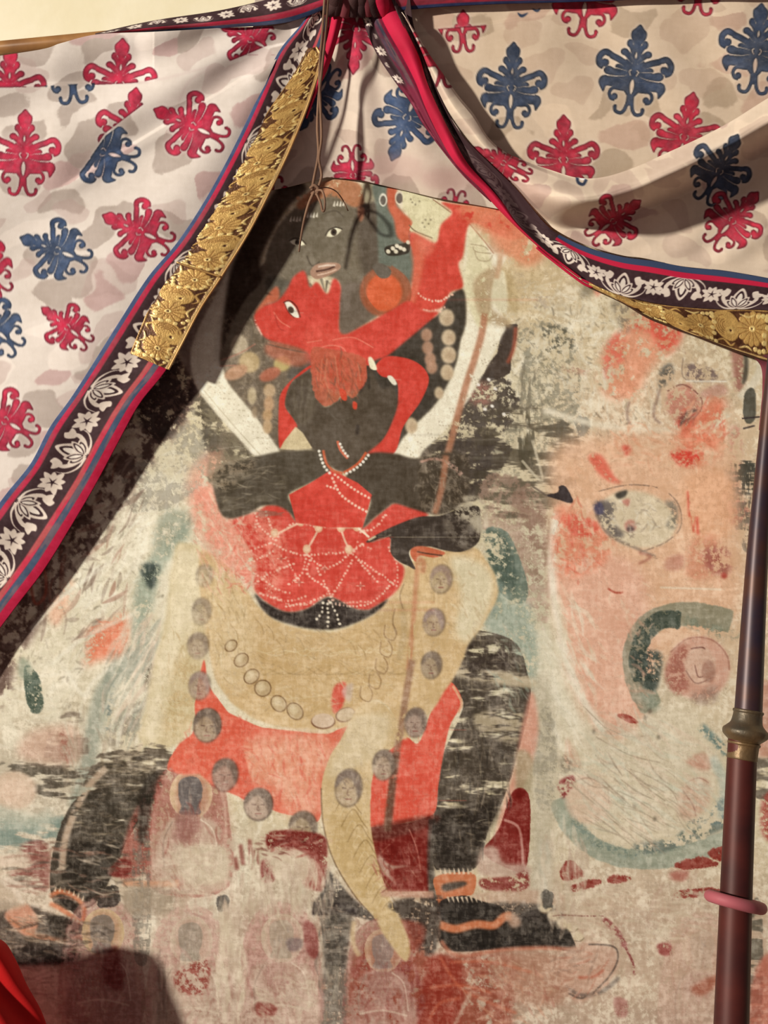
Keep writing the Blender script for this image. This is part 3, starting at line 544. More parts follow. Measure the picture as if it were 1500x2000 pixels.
    eye(653, 455, 18, 8, -22); eye(582, 475, 17, 7, 12)
    L('630,420 655,412 672,425', 2.5, (84, 74, 60), a=.6); L('600,500 610,520 625,512', 3, (78, 68, 56), a=.6); L('540,500 545,530 560,545', 3, (140, 126, 104), a=.6)
    P('608,528 622,516 658,514 666,524 645,538 620,546 608,538', (178, 140, 112)); L('618,531 640,527 655,521', 3.5, (92, 64, 52)); L('622,522 640,519 656,519', 3, (232, 206, 176)); L('620,538 640,534 658,527', 2.6, (226, 192, 160))
    L('628,545 632,560 636,574', 6, (150, 138, 112), taper=1); L('640,548 638,562 637,572', 5, (120, 108, 88), taper=1)
    L('605,555 612,565', 6, (140, 126, 98)); 
    # red inverted head and arms
    P('590,530 573,543 562,565 543,588 512,600 497,620 508,647 523,663 550,672 587,682 607,697 612,740 640,760 700,762 716,740 724,712 740,702 756,697 793,667 831,635 857,611 830,608 799,589 767,605 713,635 667,653 664,600 666,560 652,545 640,575 620,552 606,562 598,535', (208, 78, 62), soft=.8)
    P('505,600 540,560 545,585 520,596 500,612', (206, 110, 76), a=.85, soft=3)
    L('497,612 500,630 512,655', 4, (234, 190, 160), a=.8, wear=.4, kind='f')
    P('530,668 590,682 608,700 590,716 560,712 520,690', (186, 110, 82), a=.75, soft=5); L('520,672 560,682 600,690', 3, (110, 92, 74), a=.6)
    P('600,640 660,650 700,700 640,730 600,700', (220, 96, 76), a=.6, soft=10)
    for q in ['535,610 548,628 568,640', '610,690 640,676 670,680 680,700', '650,665 690,660 730,680', '600,670 630,665']: L(q, 2.4, (232, 132, 106), a=.8)
    L('538,615 545,640 560,648', 2, (176, 60, 48), a=.8)
    P('556,592 566,590 578,602 585,620 576,620 566,612', (236, 226, 196)); E(569, 606, 5.5, 7, (84, 66, 52), rot=-30); L('554,592 566,588 580,600 587,621', 2.6, (110, 50, 40)); L('556,592 564,610 576,622', 1.8, (130, 60, 48))
    # red loop of the left arm and long right arm
    P('612,715 590,732 572,745 561,768 558,795 574,819 581,836 560,862 546,874 545,800 550,768 572,741 600,718', RED)
    P('756,697 793,700 820,712 836,731 837,752 821,787 800,816 786,840 768,888 714,888 748,859 767,821 777,787 775,745 745,735 735,715', RED)
    # reddish hair falling over the dark hand
    
    P('575,745 596,731 610,728 613,758 622,786 640,795 671,775 700,772 720,745 724,722 737,745 748,760 768,758 778,785 768,821 748,859 716,888 680,920 655,918 633,895 612,880 590,856 578,822 560,796 562,768', (94, 82, 66), soft=.8)
    P('575,750 605,740 615,790 600,830 575,815', (116, 104, 84), a=.7, soft=6, wear=.4, kind='v')
    P('609,684 640,682 700,695 718,712 718,740 706,762 690,778 672,770 660,785 640,794 622,786 612,757', (186, 98, 70), soft=5, rough=.7, a=.85); H(664, 736, 48, 46, 75, 160, 22, 2.4, [(206, 120, 84), (150, 92, 66), (196, 86, 62), (120, 90, 70)], .55, 22, 52)
    P('664,760 676,765 678,782 668,780', (212, 86, 60)); P('690,785 698,788 697,800 690,798', (208, 84, 60)); L('640,700 636,740 645,770', 3, (204, 132, 96), a=.6); L('680,700 690,740 684,770', 3, (150, 84, 60), a=.6)
    for q in ['630,700 626,745', '655,696 662,750', '700,712 705,745']: L(q, 2.4, (214, 140, 104), a=.5)
    L('700,830 698,850', 5, (50, 42, 36), a=.8, soft=2); L('640,800 660,820 690,815', 3, (104, 94, 78), a=.6)
    P('720,700 728,700 737,722 724,720', (232, 220, 180)); L('719,715 722,760', 5, (76, 66, 54)); P('757,737 766,735 776,750 768,752', (232, 222, 190))
    P('547,878 556,862 578,834 592,846 611,876 580,880', (206, 186, 140), sm=False)
    # dark arms
    P('612,880 580,881 545,883 500,893 473,901 445,905 418,925 417,950 428,995 440,1011 458,1013 489,1003 512,989 543,989 567,1003 580,1021 574,993 565,966 607,944 648,919 633,893', (90, 80, 64), soft=.8)
    P('418,890 470,895 500,905 470,940 440,960 416,950 405,920', (150, 132, 104), a=.8, soft=5, wear=.42, kind='f', ws=.15)
    c.poly('418,900 560,900 560,1012 418,1012', (132, 120, 98), a=.5, wear=.62, kind='h', sm=False, soft=6)
    P('716,889 769,886 812,896 870,885 912,895 915,965 884,998 850,1006 808,995 772,984 758,992 732,1012 707,1032 724,974 676,936', (84, 73, 58), soft=.8)
    c.poly('820,880 920,880 920,1005 820,1005', (150, 132, 106), a=.5, wear=.60, kind='f', sm=False, soft=6)
    L('822,903 850,897 880,905', 5, (196, 150, 124), a=.7, wear=.3, kind='f'); L('868,905 890,915 902,928', 9, (200, 160, 134), a=.7, wear=.35, kind='f')
    L('872,890 864,950 850,1004', 12, (172, 120, 88), a=.9, soft=1.5)
    L('428,930 470,922 540,910', 2, (140, 126, 102), a=.5)
    # red chest
    P('565,967 607,944 648,918 700,944 727,967 718,1000 709,1031 640,1031 579,1022', RED, sm=False)
    D('655,928 690,955 725,975', 8, 2.6, W); D('650,935 665,965 690,985 717,1000', 8, 2.8, W); D('640,950 655,955', 7, 2.4, W)
    # necklace on the dark face below
    for q, o in [('632,880 638,905 652,920 670,925', (196, 104, 70)), ('716,884 704,902 688,915 672,924', (200, 98, 62)), ('660,862 666,880 680,896', (206, 112, 80))]:
        L(q, 5, o)
    D('624,882 629,900 636,915 645,925', 8, 3, (232, 222, 196)); D('720,890 708,905 692,918 676,926', 8, 3, (232, 222, 196)); D('665,868 672,882 684,896', 7, 2.8, (232, 222, 196))
    H(480, 940, 70, 50, -10, 90, 24, 2, [(150, 136, 110), (180, 164, 132), (110, 100, 82)], .5, 25, 48); H(860, 950, 50, 60, 80, 70, 16, 2.5, [(140, 126, 102), (176, 158, 130)], .5, 40, 49)
    # right hand over the staff
    P('716,1058 738,1044 775,1026 820,1010 860,1008 900,994 935,990 938,1020 936,1058 905,1078 870,1076 838,1068 806,1072 800,1085 812,1112 798,1106 778,1096 764,1080 763,1052 745,1052 724,1060', (74, 64, 54))
    P('870,1000 905,985 938,1000 938,1060 905,1075 870,1040', (120, 108, 90), a=.7, soft=6, wear=.45, kind='f')
    P('885,1002 905,985 930,985 940,1010 938,1045 915,1020', (186, 172, 140), a=.8, soft=4, wear=.35, kind='f')
    L('905,975 935,975 948,1000 950,1030', 9, (200, 186, 152), a=.7, soft=2, wear=.3, kind='f')
    P('802,1082 808,1070 830,1068 870,1080 850,1090 820,1086 812,1098', (198, 108, 74)); L('815,1078 835,1082 865,1086', 2.5, (86, 60, 46)); L('720,1056 735,1048', 4, (196, 178, 140)); L('726,1060 745,1054 765,1045', 2, (150, 130, 104), a=.7)
    L('820,1092 828,1100 826,1120', 10, (190, 120, 86), a=.6, soft=2)
    # ankles and feet
    O2 = (198, 122, 82)
    P('852,1712 925,1706 926,1745 905,1752 860,1768 852,1745', O2, soft=1, rough=.2); P('866,1728 905,1722 910,1730 870,1742', (90, 78, 66), soft=1.5)
    for k in range(8): L([(862+k*9, 1708), (860+k*9, 1696)], 5, (220, 196, 160), taper=1, sm=False)
    P('858,1765 905,1750 940,1760 980,1772 1000,1790 1060,1775 1096,1795 1118,1830 1122,1858 1060,1852 960,1856 880,1858 856,1830', (52, 46, 40), soft=2, rough=.3)
    P('960,1765 1060,1768 1100,1790 1060,1800 1000,1790', (58, 50, 44), soft=4, a=.8, wear=.35, kind='f')
    for k in range(9): L([(875+k*9, 1752), (879+k*9, 1764)], 5, (214, 190, 156), taper=1, sm=False)
    L('858,1806 890,1815 930,1806 965,1808 985,1792 1000,1790', 16, O2, soft=1.5); P('985,1785 1010,1788 1018,1806 1000,1812', (204, 164, 132), soft=4, a=.8)
    for x, y, r in [(1066, 1775, 0), (1082, 1790, 20), (1100, 1805, 30), (1118, 1812, 30), (1130, 1830, 40)]: E(x, y, 13, 9, (204, 184, 146), rot=r, soft=1.5); L([(x-8, y+8), (x+4, y+9), (x+12, y+2)], 2, (120, 98, 76), a=.8)
    P('858,1765 850,1800 860,1835', (160, 120, 92), a=.6, soft=2)
    L('862,1838 880,1860 910,1868 980,1856 1060,1852 1130,1856', 8, (190, 120, 90), a=.8, soft=2)
    L('1080,1790 1100,1788 1140,1790', 3, (110, 60, 50), a=.7); L('1180,1795 1205,1820 1222,1850', 11, (124, 44, 44), a=.85, soft=2, wear=.35, kind='f'); L('1222,1850 1236,1880 1240,1905', 5, (124, 50, 48), a=.8, wear=.35, kind='f')
    L('1140,1790 1180,1790', 3, (110, 50, 46), a=.8, wear=.4, kind='f')
    P('1100,1865 1150,1840 1200,1855 1208,1885 1180,1930 1130,1960 1100,1920', (192, 154, 126), a=.9, soft=4)
    L('1150,1845 1200,1850 1206,1880 1180,1920 1140,1950 1110,1940', 3.5, (92, 78, 66), a=.8); L('1105,1925 1135,1945 1180,1935 1210,1910', 8, (96, 84, 74), a=.7, soft=2, wear=.3, kind='f')
    L('1130,1910 1160,1908 1180,1895', 5, (176, 92, 66), a=.8, soft=1.5)
    # red/orange ground below the foot
    P('700,1860 800,1850 870,1870 960,1865 1010,1880 1000,1990 980,2080 700,2080 680,1980', (150, 78, 58), a=.85, soft=12, wear=.28, kind='m')
    P('840,1870 900,1885 900,1990 860,2060 800,2060 820,1950', (140, 50, 36), a=.8, soft=8); P('960,1870 1100,1870 1100,1960 1000,1950', (176, 128, 100), a=.7, soft=12)
    for q in ['860,1870 900,1930 960,1960 1010,1980', '840,1930 900,1925 960,1940', '880,1880 960,1880 1040,1900', '840,1990 860,1960 900,1950']: L(q, 5, (196, 110, 78), a=.6, soft=2)
    L('920,1940 900,1980 885,2010', 7, (196, 168, 140), a=.6, soft=2)
    P('730,1895 800,1880 830,1950 810,1990 740,1960', (122, 52, 46), a=.7, soft=8, wear=.35, kind='f')
    # left foot with its anklet
    P('-60,1760 60,1770 110,1790 160,1800 165,1850 130,1880 -60,1870', (74, 64, 54), a=.85, soft=5, wear=.3, kind='h')
    P('10,1785 50,1765 75,1800 60,1830 30,1815', (206, 150, 116), a=.9, soft=3); L('15,1790 45,1815 80,1830 140,1835 180,1825', 9, (190, 126, 88), a=.8, soft=2)
    L('98,1752 120,1742 150,1755 165,1775 160,1800 140,1790 118,1775 98,1765', 9, (196, 120, 80), soft=1); P('112,1755 130,1752 155,1775 158,1795 140,1780', (46, 40, 34), a=.9)
    for k in range(7): L([(108+k*9, 1742+k*k*.5), (110+k*9, 1732+k*k*.5)], 4, (220, 190, 150), taper=1, sm=False); E(112+k*8, 1785+k*3, 3, 3, (222, 200, 164), a=.9)
    P('95,1790 150,1800 140,1835 100,1830', (50, 44, 36), a=.8, soft=4)
    P('0,1850 140,1850 140,1880 20,1885', (38, 30, 26), a=.85, soft=8)
    P('-60,1700 20,1730 50,1770 -60,1780', (196, 178, 146), a=.8, soft=6)
    for q in ['0,1720 30,1740 45,1765', '10,1715 50,1735']: L(q, 9, (214, 198, 168), a=.8, soft=2)
    # platform line, floor band
    P('640,1700 680,1745 735,1800 640,1770 610,1775 630,1740', (64, 58, 52), a=.85, soft=3, wear=.3, kind='w')
    L('610,1775 700,1778', 26, (60, 52, 48), a=.9, soft=3, wear=.36, kind='h'); P('760,1765 860,1750 860,1800 850,1860 820,1860 790,1800', (58, 50, 44), a=.85, soft=4, wear=.34, kind='w')
    P('635,1790 690,1790 680,1860 672,2080 630,2080 632,1860', (118, 108, 92), a=.9, soft=4, wear=.3, kind='w'); P('640,1800 680,1800 672,1900 640,1900', (66, 60, 52), a=.7, soft=3, wear=.5, kind='h')
    P('780,1800 830,1810 820,1855 790,1850', (150, 70, 54), a=.7, soft=4)
    L('745,1745 848,1748', 14, (196, 150, 122), a=.8, soft=3)
    P('530,1625 625,1630 640,1665 630,1740 600,1720 605,1680 530,1665', (116, 36, 30), a=.92, soft=3, wear=.2, kind='f'); P('512,1682 534,1685 536,1720 512,1722', (126, 52, 46), a=.85, soft=3, wear=.25, kind='f')
    P('585,1690 625,1685 632,1730 600,1735', (170, 110, 92), a=.8, soft=4); P('520,1660 600,1668 598,1720 540,1716', (204, 184, 152), a=.85, soft=5)
    for q in ['470,1650 476,1690', '488,1640 492,1700', '460,1675 464,1700', '500,1660 503,1690']: L(q, 8, (128, 60, 50), a=.7, soft=2, wear=.4, kind='v')
    # seated figures along the base
    def saint(x, y, s=1., a=1., halo=(206, 180, 144), hd=(108, 100, 94), robe=(200, 178, 148), niche=(150, 92, 80)):
        q = lambda u, v: (x+u*s, y+v*s)
        P([q(-75, 190), q(-76, 40), q(-52, -36), q(0, -62), q(52, -36), q(74, 40), q(72, 190)], niche, a=.6*a, soft=6, wear=.46, kind='f', rough=.5)
        P([q(-75, 190), q(-76, 40), q(-52, -36), q(0, -62), q(52, -36), q(74, 40), q(72, 190)], niche, a=.3*a, soft=16)
        L([q(-72, 190), q(-72, 40), q(-46, -34), q(0, -56), q(46, -34), q(68, 40), q(68, 190)], 5, (216, 184, 156), a=.6*a, soft=1.5, wear=.3, kind='f')
        E(*q(2, 8), 42*s, 48*s, halo, a=.85*a, soft=3, rough=.4); P([q(-24, -20), q(6, -34), q(34, -10), q(30, 40), q(-20, 44)], niche, a=.35*a, soft=6)
        P([q(-66, 190), q(-60, 84), q(-44, 60), q(-16, 50), q(-12, 30), q(12, 30), q(18, 50), q(44, 58), q(62, 88), q(68, 190)], robe, a=.85*a, soft=4, wear=.22, kind='f')
        P([q(-22, -16), q(-6, -27), q(14, -25), q(24, -8), q(23, 16), q(17, 30), q(20, 46), q(-20, 46), q(-17, 30), q(-22, 14)], hd, a=.9*a, soft=3, rough=.3)
        H(*q(0, 110), 64*s, 80*s, 85, int(110*s), 40*s, 5, [robe, niche, (214, 194, 162), (186, 150, 126)], .4*a, 22, int(x+y)); H(*q(0, 6), 22*s, 26*s, 80, 26, 14, 2.5, [(150, 136, 122), hd], .5*a, 20, int(x))
        L([q(0, -8), q(-2, 14), q(4, 18)], 2, (170, 152, 130), a=.6*a)
        P([q(-30, 62), q(2, 56), q(24, 66), q(14, 104), q(-10, 112), q(-34, 96)], (158, 110, 94), a=.6*a, soft=5, wear=.3, kind='f')
        L([q(-34, 60), q(-52, 100), q(-50, 150)], 3, (150, 122, 102), a=.7*a); L([q(20, 56), q(46, 80), q(56, 140)], 3, (226, 206, 176), a=.7*a); L([q(-50, 146), q(0, 138), q(54, 150)], 4, (214, 196, 164), a=.6*a)
    saint(372, 1545, 1, 1, (214, 184, 140), (104, 98, 92), (192, 166, 138), (142, 70, 58))
    P('352,1452 390,1430 470,1440 500,1560 460,1553 430,1540 412,1532 390,1512 360,1514 345,1511 328,1495', (218, 104, 78), soft=1.5, sm=False)
    H(410, 1480, 50, 30, 60, 60, 16, 2.5, [(222, 126, 96), (206, 84, 64)], .5, 40, 95); head(405, 1418, 25, 32, 1, (170, 146, 116)); head(440, 1514, 24, 31, .9, (178, 144, 122)); head(505, 1572, 26, 30, .9, (196, 170, 142))
    P('345,1590 385,1590 380,1635 350,1640', (152, 104, 90), a=.7, soft=6); P('345,1660 440,1655 440,1720 360,1720', (206, 190, 156), a=.8, soft=8)
    saint(372, 1830, 1, .7, (196, 178, 146), (138, 128, 108), (196, 178, 148), (164, 110, 96)); P('345,1900 400,1875 412,1900 395,1945 350,1935', (128, 46, 36), a=.8, soft=3, wear=.42, kind='f')
    saint(550, 1825, 1, .75, (202, 184, 150), (164, 148, 122), (200, 176, 148), (164, 104, 92)); P('595,1800 618,1815 622,1870 600,1860', (134, 66, 58), a=.8, soft=3); P('562,1835 590,1835 588,1855 565,1858', (124, 106, 100), a=.7, soft=3)
    P('502,1960 540,1965 535,1985 505,1985', (136, 62, 52), a=.7, soft=3)
    saint(200, 1815, 1, .75, (198, 172, 118), (110, 104, 94), (150, 112, 98), (142, 84, 74)); P('205,1870 230,1850 240,1930 205,1920', (110, 44, 40), a=.7, soft=5)
    saint(748, 1850, .9, .7, (206, 180, 138), (132, 118, 108), (176, 144, 122), (136, 62, 54)); L('692,1800 690,1840 702,1868', 9, (206, 178, 132), a=.8, soft=1)
    P('745,1780 775,1785 800,1840 796,1878 776,1862 740,1808', (200, 172, 122), soft=1)
    saint(1372, 1845, 1, .45, (204, 180, 146), (180, 158, 130), (196, 166, 138), (176, 122, 102)); P('1285,1845 1310,1845 1310,1865 1290,1865', (140, 52, 48), a=.8, soft=3, wear=.3, kind='f')
    P('1350,1930 1400,1905 1400,1925 1370,1945', (156, 84, 60), a=.7, soft=4); P('1200,1950 1225,1955 1225,1985 1205,1985', (134, 62, 56), a=.6, soft=3, wear=.42, kind='f')
    L('1065,1640 1068,1760', 26, (196, 186, 158), a=.6, soft=6); P('1060,1740 1080,1745 1078,1775 1062,1770', (70, 66, 58), a=.8, soft=4, rough=1.1)
    L('240,1725 300,1728 350,1726', 12, (206, 150, 112), a=.8, soft=2); P('205,1735 232,1732 230,1768 190,1770', (50, 44, 38), a=.85, soft=3, rough=1)
    P('262,1590 300,1530 320,1520 300,1600 285,1700 230,1715 240,1660', (150, 76, 62), a=.8, soft=6, wear=.25, kind='f'); P('212,1708 232,1680 256,1680 250,1712', (116, 44, 36), a=.9, soft=2)
    P('275,1540 310,1510 300,1560 285,1640 270,1640', (52, 46, 38), a=.85, soft=4); scratch('262,1620 292,1620 292,1860 262,1860', .6, .45, 'w', (96, 90, 76), 5)
    P('250,1735 330,1735 340,1780 250,1785', (160, 142, 116), a=.7, soft=8, wear=.3, kind='h'); P('425,1755 445,1750 445,1775 428,1782', (80, 74, 66), a=.8, soft=3, rough=1.1)
    scratch('310,1860 325,1860 325,2000 312,2000', .3, .5, 'v')
    CS = [(212, 194, 160), (200, 180, 148), (190, 166, 138)]
    H(560, 1740, 110, 50, 88, 150, 50, 6, CS, .5, 10, 80); H(450, 1880, 30, 130, 88, 120, 60, 8, CS, .5, 8, 81); H(640, 1880, 18, 140, 88, 60, 50, 4, [(150, 136, 112), (92, 84, 72)], .5, 6, 82); H(372, 1700, 60, 50, 10, 90, 36, 6, CS, .5, 40, 83)
    H(560, 1950, 60, 50, 20, 70, 30, 6, CS, .45, 40, 84); H(1250, 1780, 160, 60, 5, 160, 50, 5, CS, .45, 12, 85); H(1100, 1720, 50, 100, 88, 90, 50, 8, CS, .5, 8, 86); H(1000, 1940, 90, 70, 30, 90, 30, 5, [(196, 140, 108), (160, 100, 78), (210, 176, 142)], .5, 40, 87)
    H(1130, 1900, 60, 50, -30, 70, 30, 4, [(206, 170, 140), (150, 120, 98), (176, 110, 84)], .5, 30, 88); H(150, 1700, 140, 60, 5, 130, 40, 5, [(206, 186, 154), (90, 80, 66), (150, 110, 88)], .5, 14, 89); H(90, 1830, 120, 40, 10, 90, 36, 5, [(150, 130, 104), (60, 52, 44)], .5, 14, 90)
    H(1250, 1560, 120, 90, 35, 60, 70, 2.4, [(150, 132, 106), (168, 150, 122)], .6, 10, 91); H(940, 1550, 60, 130, 88, 50, 50, 3, [(60, 54, 46), (140, 124, 100)], .5, 10, 92)
    H(780, 1690, 50, 50, 70, 50, 30, 3, [(150, 70, 56), (96, 34, 28), (180, 120, 98)], .5, 30, 93); H(560, 1650, 60, 30, 0, 50, 26, 4, [(150, 70, 58), (206, 184, 152), (96, 34, 28)], .5, 20, 94)
    # strip of painting to the right of the pole
    P('1480,1330 1700,1330 1700,1480 1480,1480', (186, 128, 104), a=.7, soft=6, sm=False); scratch('1480,1480 1700,1475 1700,1560 1480,1560', .8, .4, 'h', (98, 88, 74), 5)
    P('1490,1560 1520,1550 1520,1640 1490,1630', (160, 60, 48), a=.8, soft=4, wear=.35, kind='f'); scratch('1465,1790 1490,1790 1485,2090 1462,2090', .7, .4, 'h', (84, 80, 66), 4); P('1490,1870 1700,1860 1700,2090 1488,2090', (190, 104, 82), a=.7, soft=4)
    # final weathering over everything
    c.poly('-200,1180 1700,1180 1700,2090 -200,2090', (190, 172, 142), a=.16, wear=.60, kind='f', sm=False, ws=.12, soft=40)
    c.poly('-200,230 1700,230 1700,2090 -200,2090', (96, 76, 58), a=.14, wear=.86, kind='r', sm=False, ws=.1)
    c.poly('-200,1000 1700,1000 1700,2090 -200,2090', (226, 208, 174), a=.12, wear=.64, kind='w', sm=False, ws=.08, soft=40)
    c.grain(9, 'f'); c.grain(8, 'w'); c.grain(4, 'm'); c.grain(3, 'b', (1, .9, .7))
    m = c.C.mean(-1, keepdims=True); c.C += (m-150)*.10+(c.C-m)*.06
    np.clip(c.C, 0, 244, out=c.C)
    return c
# ------------------------------------------------------------------ printed cloth, border ribbon and brocade patterns
CR = (174, 32, 54); NV = (50, 66, 90); CR2 = (172, 34, 50); NV2 = (48, 58, 74)
def motif(c, cx, cy, rot=0, sc=1., col=CR, sx=1., clip=None, bg=(226, 208, 186), dark=.55, a=.96):
    """block printed plume: finial, two leaf pairs, scrolled arms, fan leaves, scrolled foot"""
    co, si = math.cos(math.radians(rot)), math.sin(math.radians(rot))
    f = lambda x, y: (cx+(x*sx*co-y*si)*sc, cy+(x*sx*si+y*co)*sc)
    layer = Canvas(cx-110*sc, cy-110*sc, cx+110*sc, cy+110*sc, c.st, (0, 0, 0), 5)
    def LN(p, w, tp=0, v=(1, 1, 1)): layer.line([f(*q) for q in p], w*sc, v, taper=tp)
    def PL(p, v=(1, 1, 1), sm=True): layer.poly([f(*q) for q in p], v, sm=sm)
    def EL(x, y, rx, ry, v=(1, 1, 1)): t = np.linspace(0, 2*math.pi, 19)[:-1]; PL([(x+rx*math.cos(u), y+ry*math.sin(u)) for u in t], v, False)
    PL([(0, -94), (8, -86), (15, -78), (14, -66), (8, -56), (4, -44), (-4, -44), (-8, -56), (-14, -66), (-15, -78), (-8, -86)])
    LN([(0, -50), (0, 0)], 11); EL(0, 24, 17, 26); LN([(0, 20), (0, 66)], 15)
    for s in (-1, 1):
        LN([(s*3, -30), (s*8, -44), (s*15, -54)], 10); EL(s*15, -55, 6, 8)
        LN([(s*3, -20), (s*13, -30), (s*22, -37)], 12); EL(s*23, -37, 8, 7)
        LN([(s*3, -8), (s*12, -14), (s*20, -20)], 10)
        LN([(s*5, 10), (s*14, -10), (s*30, -20), (s*46, -26), (s*60, -32), (s*70, -22), (s*69, -8), (s*60, -3)], 12.5, 0)
        LN([(s*70, -24), (s*70, -8), (s*60, -3)], 6); EL(s*58, -11, 7.5, 8)
        EL(s*56, -21, 6, 3.2, (0, 0, 0))
        LN([(s*5, 16), (s*18, 0), (s*29, -5)], 12); EL(s*31, -6, 7, 6)
        LN([(s*5, 22), (s*26, 10), (s*46, 4)], 16); EL(s*49, 3, 10, 8.5)
        LN([(s*5, 30), (s*30, 24), (s*52, 22)], 19); PL([(s*40, 13), (s*60, 15), (s*66, 26), (s*62, 36), (s*54, 46), (s*50, 34), (s*38, 32)])
        LN([(s*5, 36), (s*22, 36), (s*36, 36), (s*42, 46), (s*38, 56), (s*30, 58)], 6.5); EL(s*31, 52, 6.5, 6.5)
        LN([(s*3, 52), (s*7, 72), (s*14, 82), (s*25, 80), (s*28, 70)], 7); EL(s*27, 71, 3.5, 4)
        LN([(s*12, 8), (s*28, 12), (s*52, 13)], 2.4, 3, (0, 0, 0)); LN([(s*12, 0), (s*24, -2), (s*40, -4)], 1.8, 3, (0, 0, 0)); LN([(s*4, -22), (s*10, -30)], 2.2, 2, (0, 0, 0)); LN([(s*10, 20), (s*32, 14)], 1.6, 2, (.3, .3, .3))
        LN([(s*5, -4), (s*9, 0), (s*5, 8)], 2, 0, (0, 0, 0))
    PL([(0, 14), (4, 24), (3, 36), (0, 44), (-3, 36), (-4, 24)], (0, 0, 0)); PL([(0, -40), (2, -32), (0, -26), (-2, -32)], (0, 0, 0))
    m = layer.C[..., 0]
    xa = int(round((layer.x0-c.x0)/c.st)); ya = int(round((layer.y0-c.y0)/c.st))
    x0, y0 = max(0, xa), max(0, ya); x1, y1 = min(c.w, xa+layer.w), min(c.h, ya+layer.h)
    if x1 <= x0 or y1 <= y0: return
    m = m[y0-ya:y1-ya, x0-xa:x1-xa]
    if clip is not None:
        r = c.mask(PT(clip)); K = np.zeros((c.h, c.w), np.float32)
        if r is None: return
        K[r[0], r[1]] = r[2]; m = m*K[y0:y1, x0:x1]
    n = c.noise('m')[y0:y1, x0:x1]; nf = c.noise('f')[y0:y1, x0:x1]
    inner = sstep(.6, 1, blur(m, 2.2/c.st*1.5))                 # lighter wash inside, dark outline
    base = np.array(col, np.float32)
    colr = base*(dark+(1-dark)*1.0*inner[..., None])*(.82+.36*n[..., None])+(np.array(bg)-base)*(.16*nf[..., None]*inner[..., None])
    halo = np.clip(blur(m, 5/c.st)*1.6, 0, 1)*(1-m)*.35
    tgt = c.C[y0:y1, x0:x1]
    tgt += (np.array((244, 232, 214))-tgt)*halo[..., None]
    tgt += (colr-tgt)*(m*a)[..., None]

def cloth_base(x0, y0, x1, y1, step, cream, grey, mauve, seed, an=(34, 60), rot=0):
    c = Canvas(x0, y0, x1, y1, step, cream, seed)
    h, w = c.h, c.w; q = 1/step
    def nz(a, b, s, o=2): return fbm(h, w, a*q, b*q, s, o, .3)
    wx = (nz(50, 50, seed+50)-.5)*40*q; wy = (nz(50, 50, seed+51)-.5)*40*q
    yy, xx = np.mgrid[0:h, 0:w].astype(np.float32)
    t = math.radians(rot); u = (xx*math.cos(t)+yy*math.sin(t))+wx; v = (-xx*math.sin(t)+yy*math.cos(t))+wy
    def cells(sx, sy, sd):                       # overlapping scale-like patches
        U = u/(sx*q); V = v/(sy*q)
        best = np.full((h, w), 9., np.float32); idv = np.zeros((h, w), np.float32)
        iu = np.floor(U).astype(int); iv = np.floor(V).astype(int)
        for du in (-1, 0, 1):
            for dv in (-1, 0, 1):
                a = iu+du; b = iv+dv
                hsh = np.sin(a*127.1+b*311.7+sd*17.3)*43758.5453; r1 = hsh-np.floor(hsh)
                hs2 = np.sin(a*269.5+b*183.3+sd*7.1)*24634.6345; r2 = hs2-np.floor(hs2)
                d = np.hypot(U-(a+.15+.7*r1), V-(b+.15+.7*r2))
                k = d < best; best = np.where(k, d, best); idv = np.where(k, (r1*7+r2*3) % 1, idv)
        return best, idv
    d, i = cells(an[1], an[0], seed)
    edge = 1-sstep(.40, .46, d+(c.noise('f')-.5)*.05)
    C = c.C
    g = np.array(grey, np.float32); m_ = np.array(mauve, np.float32)
    C += (g-C)*(edge*(i < .38)*.75)[..., None]
    C += (m_-C)*(edge*((i > .38) & (i < .58))*.6)[..., None]
    C += (np.minimum(np.array(cream)*1.06, 246)-C)*(edge*(i > .80)*.8)[..., None]
    d2, i2 = cells(an[1]*.8, an[0]*.7, seed+9)
    e2 = (1-sstep(.44, .5, d2))*(i2 < .3)
    C += ((g+m_)/2-C)*(e2*.35)[..., None]
    c.grain(3, 'f'); c.grain(3, 'w'); c.grain(6, 'b', (1, 1, 1))
    return c

def paint_left():
    c = cloth_base(-190, -80, 700, 1320, 1.6, (222, 204, 180), (170, 150, 130), (184, 140, 128), 21, (62, 100), -28)
    top = '-200,-100 700,-100 700,60 270,163 100,170 -200,176'; DG = '-200,-100 -200,900 130,372 150,345 205,262 285,202 400,142 560,75 700,0 700,-100'
    mid = '-200,172 100,168 270,162 300,190 205,262 150,345 100,420 -200,500'
    fr = '150,347 207,266 287,206 402,146 562,79 640,20 700,0 700,1320 -200,1320 -200,420'
    bk = '-200,172 100,168 180,163 270,161 287,200 205,262 150,345 -200,600'
    motif(c, 18, 180, 2, .95, CR, clip=top); motif(c, 235, 164, 4, .95, CR, clip=top)
    motif(c, 140, 124, -4, .95, NV, clip=bk); motif(c, 255, 256, 8, .92, CR, clip=bk)
    motif(c, 47, 303, 2, .95, CR); motif(c, 200, 298, -76, .86, NV, clip=fr)
    motif(c, 376, 247, -66, .88, CR, clip=fr); motif(c, 272, 452, -66, .84, CR); motif(c, 112, 490, -70, .82, NV)
    motif(c, -32, 525, -40, .8, CR); motif(c, 132, 640, -52, .68, CR, sx=.9); motif(c, -12, 642, -50, .8, NV); motif(c, 10, 822, -60, .84, CR)
    motif(c, 490, 78, -62, .72, CR, clip='400,30 440,10 590,20 560,74 480,108 400,140'); motif(c, -100, 760, -60, .8, NV); motif(c, -110, 380, -40, .8, NV); motif(c, -90, 920, -60, .8, CR)
    for q in ['270,163 330,152 420,128', '410,135 370,160 350,200']: c.line(q, 3, (206, 176, 160), a=.5, soft=2)
    return c
